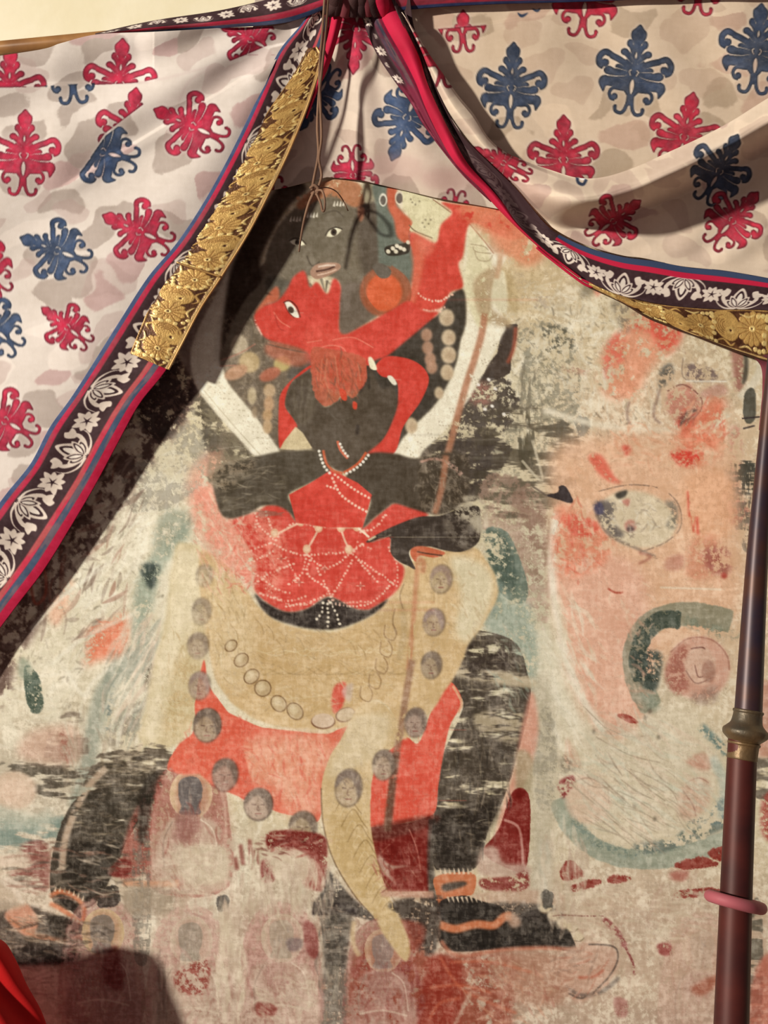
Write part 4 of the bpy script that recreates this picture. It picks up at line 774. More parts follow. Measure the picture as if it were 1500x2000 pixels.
def paint_back():
    c = cloth_base(700, -90, 1660, 460, 1.6, (214, 186, 150), (174, 148, 116), (188, 148, 120), 33, (70, 96), 4)
    motif(c, 905, 106, 0, .92, CR2, clip='800,-40 1100,-40 1080,22 970,46 850,62 800,70', sx=.9); motif(c, 902, 26, -3, .92, CR2, clip='800,62 970,48 1080,24 1100,200 800,200', sx=.8)
    motif(c, 1000, 172, 3, .95, NV2, sx=.95); motif(c, 1238, 142, 8, 1.0, NV2); motif(c, 1478, 100, 6, 1.0, NV2); motif(c, 1145, -10, 6, .98, CR2); motif(c, 1368, -52, 4, .98, CR2)
    motif(c, 1102, 312, 0, .93, CR2); motif(c, 1338, 268, 12, .95, CR2); motif(c, 1560, 260, 10, .95, CR2)
    c.line('1012,26 1020,32 1032,26', 6, NV2, taper=2); c.line('1040,18 1050,22 1056,17', 5, NV2, taper=2)
    return c
def paint_front():
    c = cloth_base(760, -60, 1660, 640, 1.6, (218, 192, 158), (178, 152, 124), (180, 142, 124), 44, (62, 96), 25)
    motif(c, 862, 96, 0, .9, CR2, sx=.9); motif(c, 984, 318, -62, .72, CR2, sx=.62); motif(c, 1406, 334, 28, .84, NV2, sx=.95); motif(c, 1200, 432, 52, .72, CR2, sx=.95)
    motif(c, 1432, 432, 42, .8, CR2); motif(c, 1590, 380, 30, .9, CR2); c.line('1128,346 1130,358 1140,362 1146,352', 6, NV2); c.ell(1138, 350, 5, 4, (240, 232, 220))
    return c
def paint_centre():
    c = cloth_base(460, -60, 1060, 460, 1.5, (216, 192, 162), (170, 146, 122), (172, 130, 114), 55, (72, 80), 60)
    motif(c, 697, 58, 184, .95, CR, sx=.8); motif(c, 622, 190, 208, .8, NV, sx=.8); motif(c, 795, 232, 200, .95, NV, sx=.9); motif(c, 690, 345, 176, .72, CR, sx=.9)
    motif(c, 884, 430, 190, .7, CR, sx=.9); motif(c, 530, 412, 180, .8, CR)
    c.ell(770, 330, 60, 30, (190, 146, 130), a=.35, soft=12); c.ell(880, 350, 60, 24, (186, 138, 124), a=.4, soft=12)
    return c

def lotus(c, u, v, s, k=1.):
    """lotus with node at (u,v); s=+1 opens towards larger u"""
    CRM_, DK_ = (226, 204, 176), (52, 30, 32)
    f = lambda x, y: (u+s*x*k, v+y*k*s)
    def leaf(ang, ln, wd, col=CRM_, inner=True):
        a = math.radians(ang); dx, dy = math.cos(a), math.sin(a)
        g = lambda p, q: f(p*dx-q*dy, p*dy+q*dx)
        c.poly([g(0, 0), g(ln*.35, -wd), g(ln*.7, -wd*.8), g(ln, 0), g(ln*.7, wd*.8), g(ln*.35, wd)], col)
        if inner:
            c.poly([g(2, 0), g(ln*.35, -wd*.62), g(ln*.66, -wd*.5), g(ln*.86, 0), g(ln*.66, wd*.5), g(ln*.35, wd*.62)], DK_)
            c.poly([g(5, 0), g(ln*.36, -wd*.36), g(ln*.6, -wd*.3), g(ln*.74, 0), g(ln*.6, wd*.3), g(ln*.36, wd*.36)], (238, 220, 192))
    for side in (-1, 1):
        c.line([f(0, 0), f(10, side*22), f(26, side*34), f(40, side*32)], 8*k, CRM_, taper=0)
        c.line([f(-3, side*4), f(0, side*26), f(14, side*44), f(34, side*50)], 5*k, CRM_, taper=1)
        c.poly([f(30, side*28), f(46, side*22), f(52, side*32), f(46, side*36), f(44, side*46), f(34, side*40)], CRM_)
        leaf(side*52, 34, 9)
    leaf(0, 56, 15); leaf(30, 38, 8); leaf(-30, 38, 8)
def starflower(c, u, v, k=1.):
    for j in range(9):
        a = j*40+12; r = 24 if j % 2 else 20
        dx, dy = math.cos(math.radians(a)), math.sin(math.radians(a)); g = lambda p, q: (u+(p*dx-q*dy)*k, v+(p*dy+q*dx)*k)
        c.poly([g(0, 0), g(r*.5, -5.5), g(r, 0), g(r*.5, 5.5)], (226, 204, 176))
    for j in range(5):
        a = j*72; dx, dy = math.cos(math.radians(a)), math.sin(math.radians(a)); g = lambda p, q: (u+(p*dx-q*dy)*k, v+(p*dy+q*dx)*k)
        c.poly([g(-2, 2), g(11, 0), g(-2, -2)], (50, 28, 32), sm=False)
def paint_ribbon(W, L, spec, seed, u0, u1, phase=0, k=1.):
    """ribbon: spec = list of (frac_a, frac_b, colour, wear); floral print between u0 and u1"""
    c = Canvas(0, 0, W, L, 1.1, (62, 40, 40), seed)
    for a, b, col, wr in spec:
        c.poly([(a*W, -5), (b*W, -5), (b*W, L+5), (a*W, L+5)], col, sm=False)
        if wr: c.poly([(a*W, -5), (b*W, -5), (b*W, L+5), (a*W, L+5)], wr, sm=False, wear=.5, kind='v', ws=.12, a=.8)
    v = 30+phase; j = 0
    while v < L+60:
        ua, ub = u0*W+5, u1*W-5
        lotus(c, ub if j % 2 else ua, v, -1 if j % 2 else 1, k*(ub-ua)/66)
        starflower(c, (ua+ub)/2, v+60*k, k*.95)
        v += 116*k; j += 1
    c.grain(4, 'f'); c.grain(6, 'm')
    return c
def paint_brocade(W, L, seed):
    G, DKB, HI = (204, 158, 84), (74, 40, 24), (240, 204, 124)
    c = Canvas(0, 0, W, L, 1.0, (92, 54, 28), seed); R_ = np.random.RandomState(seed)
    v = 26; j = 0
    while v < L+40:
        u = W*(.42 if j % 2 else .56); r = W*.38
        for a in range(14):
            t = math.radians(a*360/14+9*j); c.ell(u+math.cos(t)*r*.72, v+math.sin(t)*r*.66, r*.3, r*.2, G, rot=math.degrees(t))
        c.ell(u, v, r*.86, r*.8, G)
        for a in range(14):
            t = math.radians(a*360/14+13+9*j); c.line([(u+math.cos(t)*r*.2, v+math.sin(t)*r*.2), (u+math.cos(t)*r*.95, v+math.sin(t)*r*.9)], 1.3, (150, 98, 44), sm=False)
        c.ell(u, v, r*.17, r*.17, HI); c.ell(u, v, r*.07, r*.07, DKB)
        # wave arcs and beads between two rosettes
        v2 = v+W*.62; u2 = W*(.60 if j % 2 else .40)
        c.ell(u2, v2, W*.4, W*.3, G, rot=20)
        for a in range(4): c.line([(u2+math.cos(t)*W*(.1+.06*a), v2+math.sin(t)*W*(.08+.05*a)) for t in np.linspace(3.3, 6.0, 7)], 1.4, (140, 90, 40))
        c.ell(u2+W*.12, v2+W*.1, W*.1, W*.1, (224, 180, 100)); c.ell(u2+W*.12, v2+W*.1, W*.035, W*.035, DKB)
        for s_ in (-1, 1):
            uu = W*(.5+s_*.40)
            c.line([(uu, v2-W*.3), (uu-s_*W*.12, v2-W*.1), (uu, v2+W*.08), (uu-s_*W*.1, v2+W*.2)], 4, G, taper=2); c.line([(uu, v-W*.3), (uu-s_*6, v-W*.1), (uu, v+W*.05)], 3.4, HI, taper=2)
            for b in range(3): c.ell(uu-s_*W*.03+R_.randn()*2, v+W*(.12+.1*b), W*.05, W*.05, HI)
        for b in range(4): c.ell(W*(.2+.16*b), v+W*.32+3*math.sin(b*2), W*.055, W*.055, HI)
        v += W*1.22; j += 1
    c.poly([(0, -5), (3, -5), (3, L+5), (0, L+5)], (176, 130, 70), sm=False); c.poly([(W-4, -5), (W, -5), (W, L+5), (W-4, L+5)], (214, 172, 104), sm=False)
    c.grain(16, 'f', (1, .85, .5)); c.grain(14, 'm', (1, .85, .5))
    return c
# ------------------------------------------------------------------ scene helpers
COL = SC.collection
def lin(c):
    c = np.clip(np.asarray(c, np.float32)/255., 0, 1)
    return np.where(c <= .04045, c/12.92, ((c+.055)/1.055)**2.4)
def alb(c): return np.clip(lin(c)/np.array(LIT, np.float32), .002, .93)
def at(px, py, d):
    """photo pixel (1500x2000) at depth d in front of the painted cloth -> world point"""
    k = (CD-d)/CD
    return np.stack([(px-750)/1000*k, -np.asarray(d)+0*px, ZC+(1000-py)/1000*k], -1)

def tag(o, label=None, cat=None, group=None, kind=None):
    for k, v in (('label', label), ('category', cat), ('group', group), ('kind', kind)):
        if v: o[k] = v
    return o
def empty(name, loc, **k):
    o = bpy.data.objects.new(name, None); COL.objects.link(o); o.location = loc; o.empty_display_size = .05
    return tag(o, **k)
def mat(name, rough=.8, metal=0., color=None, bump=None, spec=.3, sheen=0.):
    m = bpy.data.materials.new(name); m.use_nodes = True; nt = m.node_tree; b = nt.nodes['Principled BSDF']
    b.inputs['Roughness'].default_value = rough; b.inputs['Metallic'].default_value = metal; b.inputs['Specular IOR Level'].default_value = spec
    if color is None:
        a = nt.nodes.new('ShaderNodeAttribute'); a.attribute_name = 'Col'; nt.links.new(a.outputs['Color'], b.inputs['Base Color'])
    elif len(color) == 2 and not np.isscalar(color[0]):
        n = nt.nodes.new('ShaderNodeTexNoise'); n.inputs['Scale'].default_value = 12; n.inputs['Detail'].default_value = 6
        r = nt.nodes.new('ShaderNodeValToRGB'); r.color_ramp.elements[0].position = .35; r.color_ramp.elements[1].position = .65
        r.color_ramp.elements[0].color = (*alb(color[0]), 1); r.color_ramp.elements[1].color = (*alb(color[1]), 1)
        tc = nt.nodes.new('ShaderNodeTexCoord'); nt.links.new(tc.outputs['Object'], n.inputs['Vector'])
        nt.links.new(n.outputs['Fac'], r.inputs['Fac']); nt.links.new(r.outputs['Color'], b.inputs['Base Color'])
    else: b.inputs['Base Color'].default_value = (*alb(color), 1)
    if bump:
        sc, st, dist = bump
        tc = nt.nodes.new('ShaderNodeTexCoord'); n = nt.nodes.new('ShaderNodeTexNoise'); n.inputs['Scale'].default_value = sc; n.inputs['Detail'].default_value = 4
        bp = nt.nodes.new('ShaderNodeBump'); bp.inputs['Strength'].default_value = st; bp.inputs['Distance'].default_value = dist
        nt.links.new(tc.outputs['Object'], n.inputs['Vector']); nt.links.new(n.outputs['Fac'], bp.inputs['Height']); nt.links.new(bp.outputs['Normal'], b.inputs['Normal'])
    return m
def link(name, me, m, parent=None):
    me.materials.append(m); o = bpy.data.objects.new(name, me); COL.objects.link(o)
    if parent is not None:
        o.parent = parent; o.matrix_parent_inverse = parent.matrix_basis.inverted()
    return o
def grid(name, P, C, m, parent=None, thick=0., wrap=False):
    """surface from an (h,w,3) array of points with an (h,w,3) array of colours"""
    h, w = P.shape[:2]
    me = bpy.data.meshes.new(name)
    me.vertices.add(h*w); me.vertices.foreach_set('co', P.reshape(-1).astype(np.float32))
    i = np.arange(h*w, dtype=np.int32).reshape(h, w)
    if wrap: i = np.hstack([i, i[:, :1]])
    q = np.stack([i[:-1, :-1], i[1:, :-1], i[1:, 1:], i[:-1, 1:]], -1).reshape(-1, 4)
    n = len(q)
    me.loops.add(n*4); me.loops.foreach_set('vertex_index', q.reshape(-1))
    me.polygons.add(n); me.polygons.foreach_set('loop_start', np.arange(0, n*4, 4, dtype=np.int32))
    me.polygons.foreach_set('use_smooth', np.ones(n, bool))
    me.update(calc_edges=True)
    if C is not None:
        a = me.color_attributes.new('Col', 'FLOAT_COLOR', 'POINT')
        v = np.ones((h*w, 4), np.float32); v[:, :3] = alb(C).reshape(-1, 3); a.data.foreach_set('color', v.reshape(-1))
    o = link(name, me, m, parent)
    if thick:
        s = o.modifiers.new('thickness', 'SOLIDIFY'); s.thickness = thick; s.offset = -1
    return o
def curve_pts(s, n, sm=True):
    p = PT(s); p = smooth_pts(p, False, 8) if sm else np.array(p, float)
    seg = np.hypot(*np.diff(p, axis=0).T); cum = np.concatenate([[0], np.cumsum(seg)])
    t = np.linspace(0, cum[-1], n)
    return np.stack([np.interp(t, cum, p[:, 0]), np.interp(t, cum, p[:, 1])], 1)
def pair(sA, sB, n):
    """matching polylines (same number of control points) -> n matched samples along both"""
    a = smooth_pts(PT(sA), False, 12); b = smooth_pts(PT(sB), False, 12); mid = (a+b)/2
    seg = np.hypot(*np.diff(mid, axis=0).T); cum = np.concatenate([[0], np.cumsum(seg)]); t = np.linspace(0, cum[-1], n)
    f = lambda p: np.stack([np.interp(t, cum, p[:, 0]), np.interp(t, cum, p[:, 1])], 1)
    return f(a), f(b), cum[-1]
def ruled(A, B, m):
    t = np.linspace(0, 1, m)[None, :, None]; Q = A[:, None, :]*(1-t)+B[:, None, :]*t
    return Q[..., 0], Q[..., 1]
def tube(name, pts, r, m, parent=None, seg=10, cap=True):
    p = np.array(pts, float); n = len(p); rr = np.broadcast_to(np.array(r, float), (n,))
    T = np.gradient(p, axis=0); T /= np.linalg.norm(T, axis=1)[:, None]+1e-9
    up = np.array([.13, 1., .07]); U = np.cross(T, up); U /= np.linalg.norm(U, axis=1)[:, None]; V = np.cross(T, U)
    a = np.linspace(0, 2*math.pi, seg, endpoint=False)
    P = p[:, None]+rr[:, None, None]*(np.cos(a)[None, :, None]*U[:, None]+np.sin(a)[None, :, None]*V[:, None])
    if cap: P = np.concatenate([np.repeat(p[:1][:, None], seg, 1), P, np.repeat(p[-1:][:, None], seg, 1)])
    return grid(name, P, None, m, parent, wrap=True)
def sm3(p, n=8):
    p = [np.array(q, float) for q in p]; out = []
    for i in range(len(p)-1):
        a, b, c, d = p[max(i-1, 0)], p[i], p[i+1], p[min(i+2, len(p)-1)]
        for k in range(n):
            t = k/n; out.append(0.5*((2*b)+(-a+c)*t+(2*a-5*b+4*c-d)*t*t+(-a+3*b-3*c+d)*t**3))
    out.append(p[-1]); return np.array(out)
def path3(s, n=8):
    """'x,y,d ...' in photo pixels and depth -> smooth world path"""
    q = np.array([[float(v) for v in t.split(',')] for t in s.split()]); q = sm3(q, n)
    return at(q[:, 0], q[:, 1], q[:, 2])
def box(name, x0, x1, y0, y1, z0, z1, m, parent=None):
    me = bpy.data.meshes.new(name)
    v = [(x, y, z) for x in (x0, x1) for y in (y0, y1) for z in (z0, z1)]
    me.from_pydata(v, [], [(0, 1, 3, 2), (4, 6, 7, 5), (0, 4, 5, 1), (2, 3, 7, 6), (0, 2, 6, 4), (1, 5, 7, 3)]); me.update()
    return link(name, me, m, parent)
def noise2(px, py, s, seed):
    r = np.random.RandomState(seed); out = 0
    for k in range(5):
        a = r.rand()*6.28; f = (.6+.8*r.rand())/s
        out = out+np.sin((px*math.cos(a)+py*math.sin(a))*f*6.28+r.rand()*6.28)
    return out/3.

# ------------------------------------------------------------------ structure: wall, rail, floor
M_wall = mat('wall_plaster', .9, color=((236, 218, 172), (243, 226, 184)), bump=(60, .15, .002))
M_wood = mat('rail_wood', .5, color=((120, 78, 42), (164, 114, 62)))
M_floor = mat('floor_boards', .6, color=((110, 84, 66), (134, 102, 80)))
tag(box('wall_back', -3, 3, .06, .16, 0, 3.4, M_wall), kind='structure')
tag(box('floor', -3, 3, -4.2, .06, -.06, 0, M_floor), kind='structure')
r_ = np.array([0.]); 
# slanting wooden rail under the cream panel, upper left
def quadstrip(name, A, B, d, thick, m, parent=None, n=2):
    a = np.array(PT(A), float); b = np.array(PT(B), float)
    X, Y = ruled(a, b, n); return grid(name, at(X, Y, np.full(X.shape, d)), None, m, parent, thick)
tag(quadstrip('trim_1', '-300,121 200,72 420,54', '-300,143 200,92 420,74', -.012, .03, M_wood), kind='structure')

# ------------------------------------------------------------------ the large painted cloth
M_paint = mat('worn_paint', .85, bump=(420, .25, .0008), spec=.2)
can = paint_mural()
th = empty('wall_painting', (0, 0, .5), label='large worn painted cloth of a dark wrathful figure with arms crossed over a red dancer', cat='painting')
ys = np.arange(240, 2088, 1.55); xs = np.arange(-190, 1690, 1.55)
PX, PY = np.meshgrid(xs, ys)
dep = .0012*noise2(PX, PY, 420, 3)
grid('painted_canvas', at(PX, PY, dep), can.sample(PX, PY), M_paint, th)
M_back = mat('lining_cloth', .95, color=(120, 92, 66))
p0, p1 = at(np.array([-190., 1689.]), np.array([240., 2086.]), np.array([0., 0.]))
box('lining', p0[0], p1[0], .004, .012, p1[2], p0[2], M_back, th)
del can

# ------------------------------------------------------------------ left curtain
M_cloth = mat('printed_cotton', .85, bump=(700, .22, .0008), spec=.15)
M_rib = mat('printed_ribbon', .75, bump=(600, .25, .0008), spec=.2)
M_gold = mat('gold_brocade', .38, .35, bump=(330, .5, .0016), spec=.6)
def knot_r(px, py): return np.hypot(px-640, py+10)
def rim_depth(px, py):
    r = knot_r(px, py); return .022+.034*sstep(60, 380, r)-.020*sstep(700, 1300, r)
def depL(px, py):
    ang = np.arctan2(px-640, py+10); r = knot_r(px, py)
    f = .008*np.sin(ang*17+.6*np.sin(ang*5))*sstep(0, 300, r)*(1-.6*sstep(500, 1300, r))
    d = rim_depth(px, py)+.004+f+.003*noise2(px, py, 260, 9)*sstep(60, 300, r)
    step = lambda s: sstep(-4, 4, s)
    y1 = 166-.02*px; d = d-.008*(1-step(py-y1))*(px < 300)*sstep(310, 260, px)
    dg = (py-347)+(px-150)*.60                      # diagonal fold towards the knot
    d = d-.007*(1-step(dg))*sstep(100, 180, px)+.003*np.exp(-((dg-14)/16)**2)*sstep(100, 180, px)
    return d
BL = '628,-16 590,45 545,100 510,175 480,240 440,320 395,400 345,475 290,540 235,625 185,705 140,775 97,835 60,905 12,965 -40,1035 -90,1110 -140,1190 -200,1280'
BR = '650,-16 640,60 622,130 598,208 570,285 530,368 490,448 440,530 395,598 355,675 318,732 272,790 228,870 185,950 135,1035 85,1115 28,1190 -30,1270 -90,1370'
cur = empty('draped_curtain', (-.55, -.06, .9), label='printed cotton curtain gathered to the left, with gold brocade along its slanting edge', cat='curtain')
can = paint_left()
A = np.vstack([curve_pts('642,2 560,46 450,54 300,62 190,67 120,84 60,100 -190,134', 420), curve_pts('-190,136 -190,1290', 330)[1:]])
Lc, Rc, LL = pair(BL, BR, len(A))
X, Y = ruled(A, Lc*.96+Rc*.04, 330)
grid('printed_panel', at(X, Y, depL(X, Y)), can.sample(X, Y), M_cloth, cur, .0012); del can
SPL = [(0, .07, (66, 78, 104), None), (.07, .15, (184, 38, 64), (150, 62, 66)), (.70, .78, (190, 48, 66), (170, 84, 74)), (.78, .87, (64, 78, 94), (112, 90, 90)), (.87, 1, (184, 26, 58), None)]
Lc, Rc, LL = pair(BL, BR, 1000)
can = paint_ribbon(125, LL+10, SPL, 3, .17, .69, phase=26, k=1.2)
X, Y = ruled(Lc, Rc, 84); U = np.broadcast_to(np.linspace(0, 124, 84)[None], X.shape); V = np.broadcast_to(np.linspace(0, LL, 1000)[:, None], X.shape)
t = U/124
grid('border_ribbon', at(X, Y, rim_depth(X, Y)+.008*(1-t)+.003*np.sin(t*9)), can.sample(U, V), M_rib, cur, .0012)
# gold brocade strips sewn on the border
def brocade(name, sA, sB, dfun, W, seed, parent, n=500):
    a, b, L_ = pair(sA, sB, n); c_ = paint_brocade(W, L_+6, seed)
    X, Y = ruled(a, b, 56); U = np.broadcast_to(np.linspace(0, W, 56)[None], X.shape); V = np.broadcast_to(np.linspace(0, L_, n)[:, None], X.shape)
    C = c_.sample(U, V); hgt = (C.mean(-1)-120)/120*.0011
    return grid(name, at(X, Y, dfun(X, Y, U/W, V/L_)+hgt), C, M_gold, parent, .0012)
dg_ = lambda X, Y, t, s: rim_depth(X, Y)+.007+.003*np.sin(t*3.1)
brocade('gold_trim', '602,94 570,150 512,235 468,318 420,392 372,465 345,512', '618,92 626,122 603,200 568,288 528,372 487,452 432,541', dg_, 60, 4, cur)
brocade('gold_trim', '350,508 300,582 276,636 254,690', '432,541 392,602 352,678 328,722', dg_, 62, 8, cur, 240)
M_goldedge = mat('gold_braid', .4, .3, color=((206, 160, 92), (166, 116, 60)), spec=.6)
tube('gold_piping', path3('618,92,.046 627,122,.05 603,200,.056 568,288,.060 528,372,.062 487,452,.0625 432,541,.0625 392,602,.0625 352,678,.0625 329,722,.0625'), .0022, M_goldedge, cur, 8)
tube('gold_piping', path3('345,512,.075 385,526,.072 432,541,.069', 6), .0018, M_goldedge, cur, 8)
# hem band lying along the top of the curtain
SPH = [(0, .18, (60, 74, 100), (90, 96, 112)), (.18, .42, (178, 44, 62), (160, 70, 74)), (.42, .46, (60, 40, 40), None)]
a, b, L_ = pair('186,70 300,63 450,54 560,44 640,16', '186,65 300,40 430,20 540,-6 660,-40', 300); can = paint_ribbon(80, L_+6, SPH, 6, .46, 1.0, k=.8)
X, Y = ruled(a, b, 50); U = np.broadcast_to(np.linspace(0, 79, 50)[None], X.shape); V = np.broadcast_to(np.linspace(0, L_, 300)[:, None], X.shape)
grid('top_hem', at(X, Y, .035+.012*np.sin(U/79*3.14)+.004*np.sin(V/18)*(U/79)), can.sample(U, V), M_rib, cur, .0012)
M_crim = mat('crimson_cotton', .8, color=((192, 22, 56), (168, 18, 46)), bump=(500, .3, .001))
M_dkrib = mat('dark_brown_cotton', .85, color=((58, 36, 34), (84, 54, 48)), bump=(400, .4, .0015))
# the inner crimson selvedge of the left curtain, near the knot
def strip(name, sA, sB, dA, dB, m, parent, bulge=.0, n=160, k=24, C=None, wig=0):
    a, b, L_ = pair(sA, sB, n); X, Y = ruled(a, b, k); t = np.linspace(0, 1, k)[None]; s = np.linspace(0, 1, n)[:, None]
    dA_ = np.interp(s[:, 0], np.linspace(0, 1, len(dA)), dA)[:, None]; dB_ = np.interp(s[:, 0], np.linspace(0, 1, len(dB)), dB)[:, None]
    d = dA_*(1-t)+dB_*t+bulge*np.sin(t*math.pi)+wig*np.sin(s*23+t*5)
    return grid(name, at(X, Y, d), C, m, parent, .0012)
strip('inner_selvedge', '655,-20 648,30 638,80 622,130 608,190 596,230', '680,-20 670,30 658,80 642,130 622,175 600,232', [.03, .03, .03, .03], [.028, .026, .024, .022], M_crim, cur, .010)

# ------------------------------------------------------------------ cloth hanging behind, in the middle
mid = empty('backing_cloth', (0, -.012, 2.3), label='printed cotton cloth hanging behind between the two curtains, above the painted head', cat='cloth')
can = paint_centre()
A = curve_pts('500,-50 490,120 470,380', 300); B = curve_pts('830,-50 900,180 1030,425', 300)
X, Y = ruled(A, B, 300)
low = np.interp(X[-1], [470, 560, 640, 705, 850, 1000, 1040], [382, 366, 346, 352, 386, 413, 424])
Y = -50+(Y+50)*((low+50)/(Y[-1]+50))[None]
f = .004*np.sin(np.arctan2(X-690, Y+60)*22)*sstep(0, 220, np.hypot(X-690, Y+60))
grid('printed_panel', at(X, Y, .0105+f*.8+.0015*noise2(X, Y, 120, 5)), can.sample(X, Y), M_cloth, mid, .0012); del can

# ------------------------------------------------------------------ right curtain
cr = empty('draped_curtain', (.5, -.06, 2.1), label='printed cotton swag on the right, its hem of gold brocade curving over the painting', cat='curtain')
can = paint_back()
xs = np.linspace(760, 1640, 420); 
F = '784,24 812,65 840,110 868,150 895,188 925,224 952,268 985,297 1030,317 1080,334 1130,348 1180,346 1240,327 1300,300 1370,268 1430,236 1500,192 1640,110'
Fp = smooth_pts(PT(F), False, 10); fy = np.interp(xs, Fp[:, 0], Fp[:, 1])
X = np.broadcast_to(xs[None], (300, 420)); t = np.linspace(0, 1, 300)[:, None]; Y = -70+(fy+26+70)[None]*t
st_ = 62-.16*(X-850); d = .027+.004*noise2(X, Y, 200, 4)+.006*sstep(-3, 3, Y-st_)*sstep(1150, 1000, X)
d = d+.003*np.sin((Y-.25*X)/26)*sstep(900, 1200, X)
grid('upper_panel', at(X, Y, d), can.sample(X, Y), M_cloth, cr, .0012); del can
# front, billowing panel
D_ = '800,46 824,100 843,150 858,186 876,222 902,260 928,290 956,316 982,342 1010,370 1036,402 1066,434 1100,458 1150,481 1215,499 1260,505 1330,520 1420,530 1520,548 1640,575'
Da = smooth_pts(PT(D_), False, 10)
can = paint_front()
A = curve_pts(F, 520); B = curve_pts(D_, 520)
# match by arc so that lines fan from the knot
X, Y = ruled(A, B, 260); t = np.broadcast_to(np.linspace(0, 1, 260)[None], X.shape); s = np.broadcast_to(np.linspace(0, 1, 520)[:, None], X.shape)
big = sstep(.33, .50, s)
wid = np.hypot(B[:, 0]-A[:, 0], B[:, 1]-A[:, 1])[:, None]; q = t*wid
small = .074+.010*np.sin(np.clip(t, 0, 1)*math.pi)-.022*sstep(.5, 1, t)-.02*sstep(.12, 0, t)
drop0 = 92+20*np.sin(s*9)
bigd = .10+.065*sstep(0, 40, q)-.122*sstep(44, 110, q)
d = small*(1-big)+bigd*big
d = d+.0035*np.sin(q/15+s*26)*sstep(0, 40, q)*(1-.6*t)+.002*noise2(X, Y, 90, 6)
d = np.maximum(d, .030); d = d-(d-.044)*sstep(.86, 1, t)
grid('front_panel', at(X, Y, d), can.sample(X, Y), M_cloth, cr, .0012); del can
# dark border under it
C1 = '722,-16 752,50 784,107 811,160 832,213 858,267 890,320 940,370 965,400 1004,440 1048,480 1076,503 1130,543'
C2 = '762,-16 790,50 817,107 834,160 857,213 884,267 914,320 960,370 985,400 1014,438 1056,478 1083,501 1136,541'
DB1 = '760,-10 788,50 815,107 832,160 855,213 882,267 912,320 958,370 1012,438 1080,502 1140,546 1200,573 1260,588 1320,598 1400,604 1500,606 1640,622'
DB2 = '800,-10 808,50 828,107 846,158 870,213 905,267 957,320 1008,370 1066,438 1100,462 1150,484 1215,501 1275,509 1340,520 1425,530 1520,547 1640,574'
a, b, L_ = pair(DB1, DB2, 800)
can = paint_ribbon(95, L_+6, [], 12, 0, .76, phase=10, k=1.0)
s0 = int(L_*.50/1.1)
can.poly([(.70*95, s0*1.1), (.84*95, s0*1.1), (.86*95, L_+6), (.72*95, L_+6)], (196, 32, 60), sm=False); can.poly([(.84*95, s0*1.1), (95, s0*1.1), (95, L_+6), (.86*95, L_+6)], (58, 70, 92), sm=False)
can.poly([(0, -5), (96, -5), (96, L_*.42), (0, L_*.50)], (56, 34, 34), sm=False, soft=14, a=.82)  # shade of the fold painted over the upper half of the floral print
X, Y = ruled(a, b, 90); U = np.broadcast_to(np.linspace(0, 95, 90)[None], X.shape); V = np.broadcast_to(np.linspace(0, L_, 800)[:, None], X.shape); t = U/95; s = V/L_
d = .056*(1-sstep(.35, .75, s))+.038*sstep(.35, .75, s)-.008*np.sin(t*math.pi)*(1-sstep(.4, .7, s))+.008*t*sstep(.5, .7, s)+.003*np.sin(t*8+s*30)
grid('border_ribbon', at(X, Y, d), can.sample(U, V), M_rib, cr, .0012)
strip('crimson_edge', C1, C2, [.03, .052, .055, .052, .046, .042, .040], [.045, .062, .065, .060, .054, .048, .042], M_crim, cr, .010, 300, 26, wig=.0015)
tube('crimson_piping', path3('1136,545,.041 1160,558,.040 1140,554,.041 1076,506,.046 1048,483,.050', 8), .0025, M_crim, cr, 8)
dgr = lambda X, Y, t, s: .030+.012*(1-t)+.006*np.sin(t*3.1)+.003*np.sin(s*20)
brocade('gold_trim', '1150,552 1200,574 1260,590 1320,599 1400,605 1500,607 1640,624', '1152,560 1215,590 1270,622 1335,646 1410,676 1490,702 1640,742', dgr, 84, 15, cr, 460)
tube('gold_piping', path3('1150,560,.036 1215,590,.034 1270,622,.033 1335,646,.033 1410,676,.033 1490,702,.033 1640,742,.034'), .0022, mat('brown_piping', .6, color=(70, 42, 26)), cr, 8)
# twisted underside near the knot (floral selvedge and maroon stripes)
G1 = '694,-16 712,50 736,106 770,158 800,198 824,240 862,292 905,344 955,392'
a, b, L_ = pair(G1, '726,-16 756,52 788,107 815,160 836,213 854,252 882,302 925,352 968,398', 300)
can = paint_ribbon(60, L_+6, [(.45, .62, (96, 38, 50), (70, 60, 66)), (.62, .78, (52, 48, 58), (110, 70, 66)), (.78, 1, (128, 30, 52), None)], 18, .02, .44, k=.55)
can.poly([(0, L_*.42), (60, L_*.42), (60, L_+6), (0, L_+6)], (122, 34, 52), sm=False, soft=10, a=.85)
X, Y = ruled(a, b, 50); U = np.broadcast_to(np.linspace(0, 60, 50)[None], X.shape); V = np.broadcast_to(np.linspace(0, L_, 300)[:, None], X.shape); t = U/60
grid('folded_selvedge', at(X, Y, .022+.024*t+.003*np.sin(t*11)), can.sample(U, V), M_rib, cr, .0012)
# top hem of the right curtain
a, b, L_ = pair('770,22 860,14 980,8 1180,2 1640,-20', '770,-40 860,-40 980,-40 1180,-40 1640,-60', 240)
can = paint_ribbon(60, L_+6, [(0, .14, (44, 50, 78), None), (.14, .5, (160, 40, 52), (120, 44, 52))], 22, .5, 1)
X, Y = ruled(a, b, 30); U = np.broadcast_to(np.linspace(0, 60, 30)[None], X.shape); V = np.broadcast_to(np.linspace(0, L_, 240)[:, None], X.shape)
grid('top_hem', at(X, Y, .046+.01*np.sin(U/60*3)), can.sample(U, V), M_rib, cr, .0012)
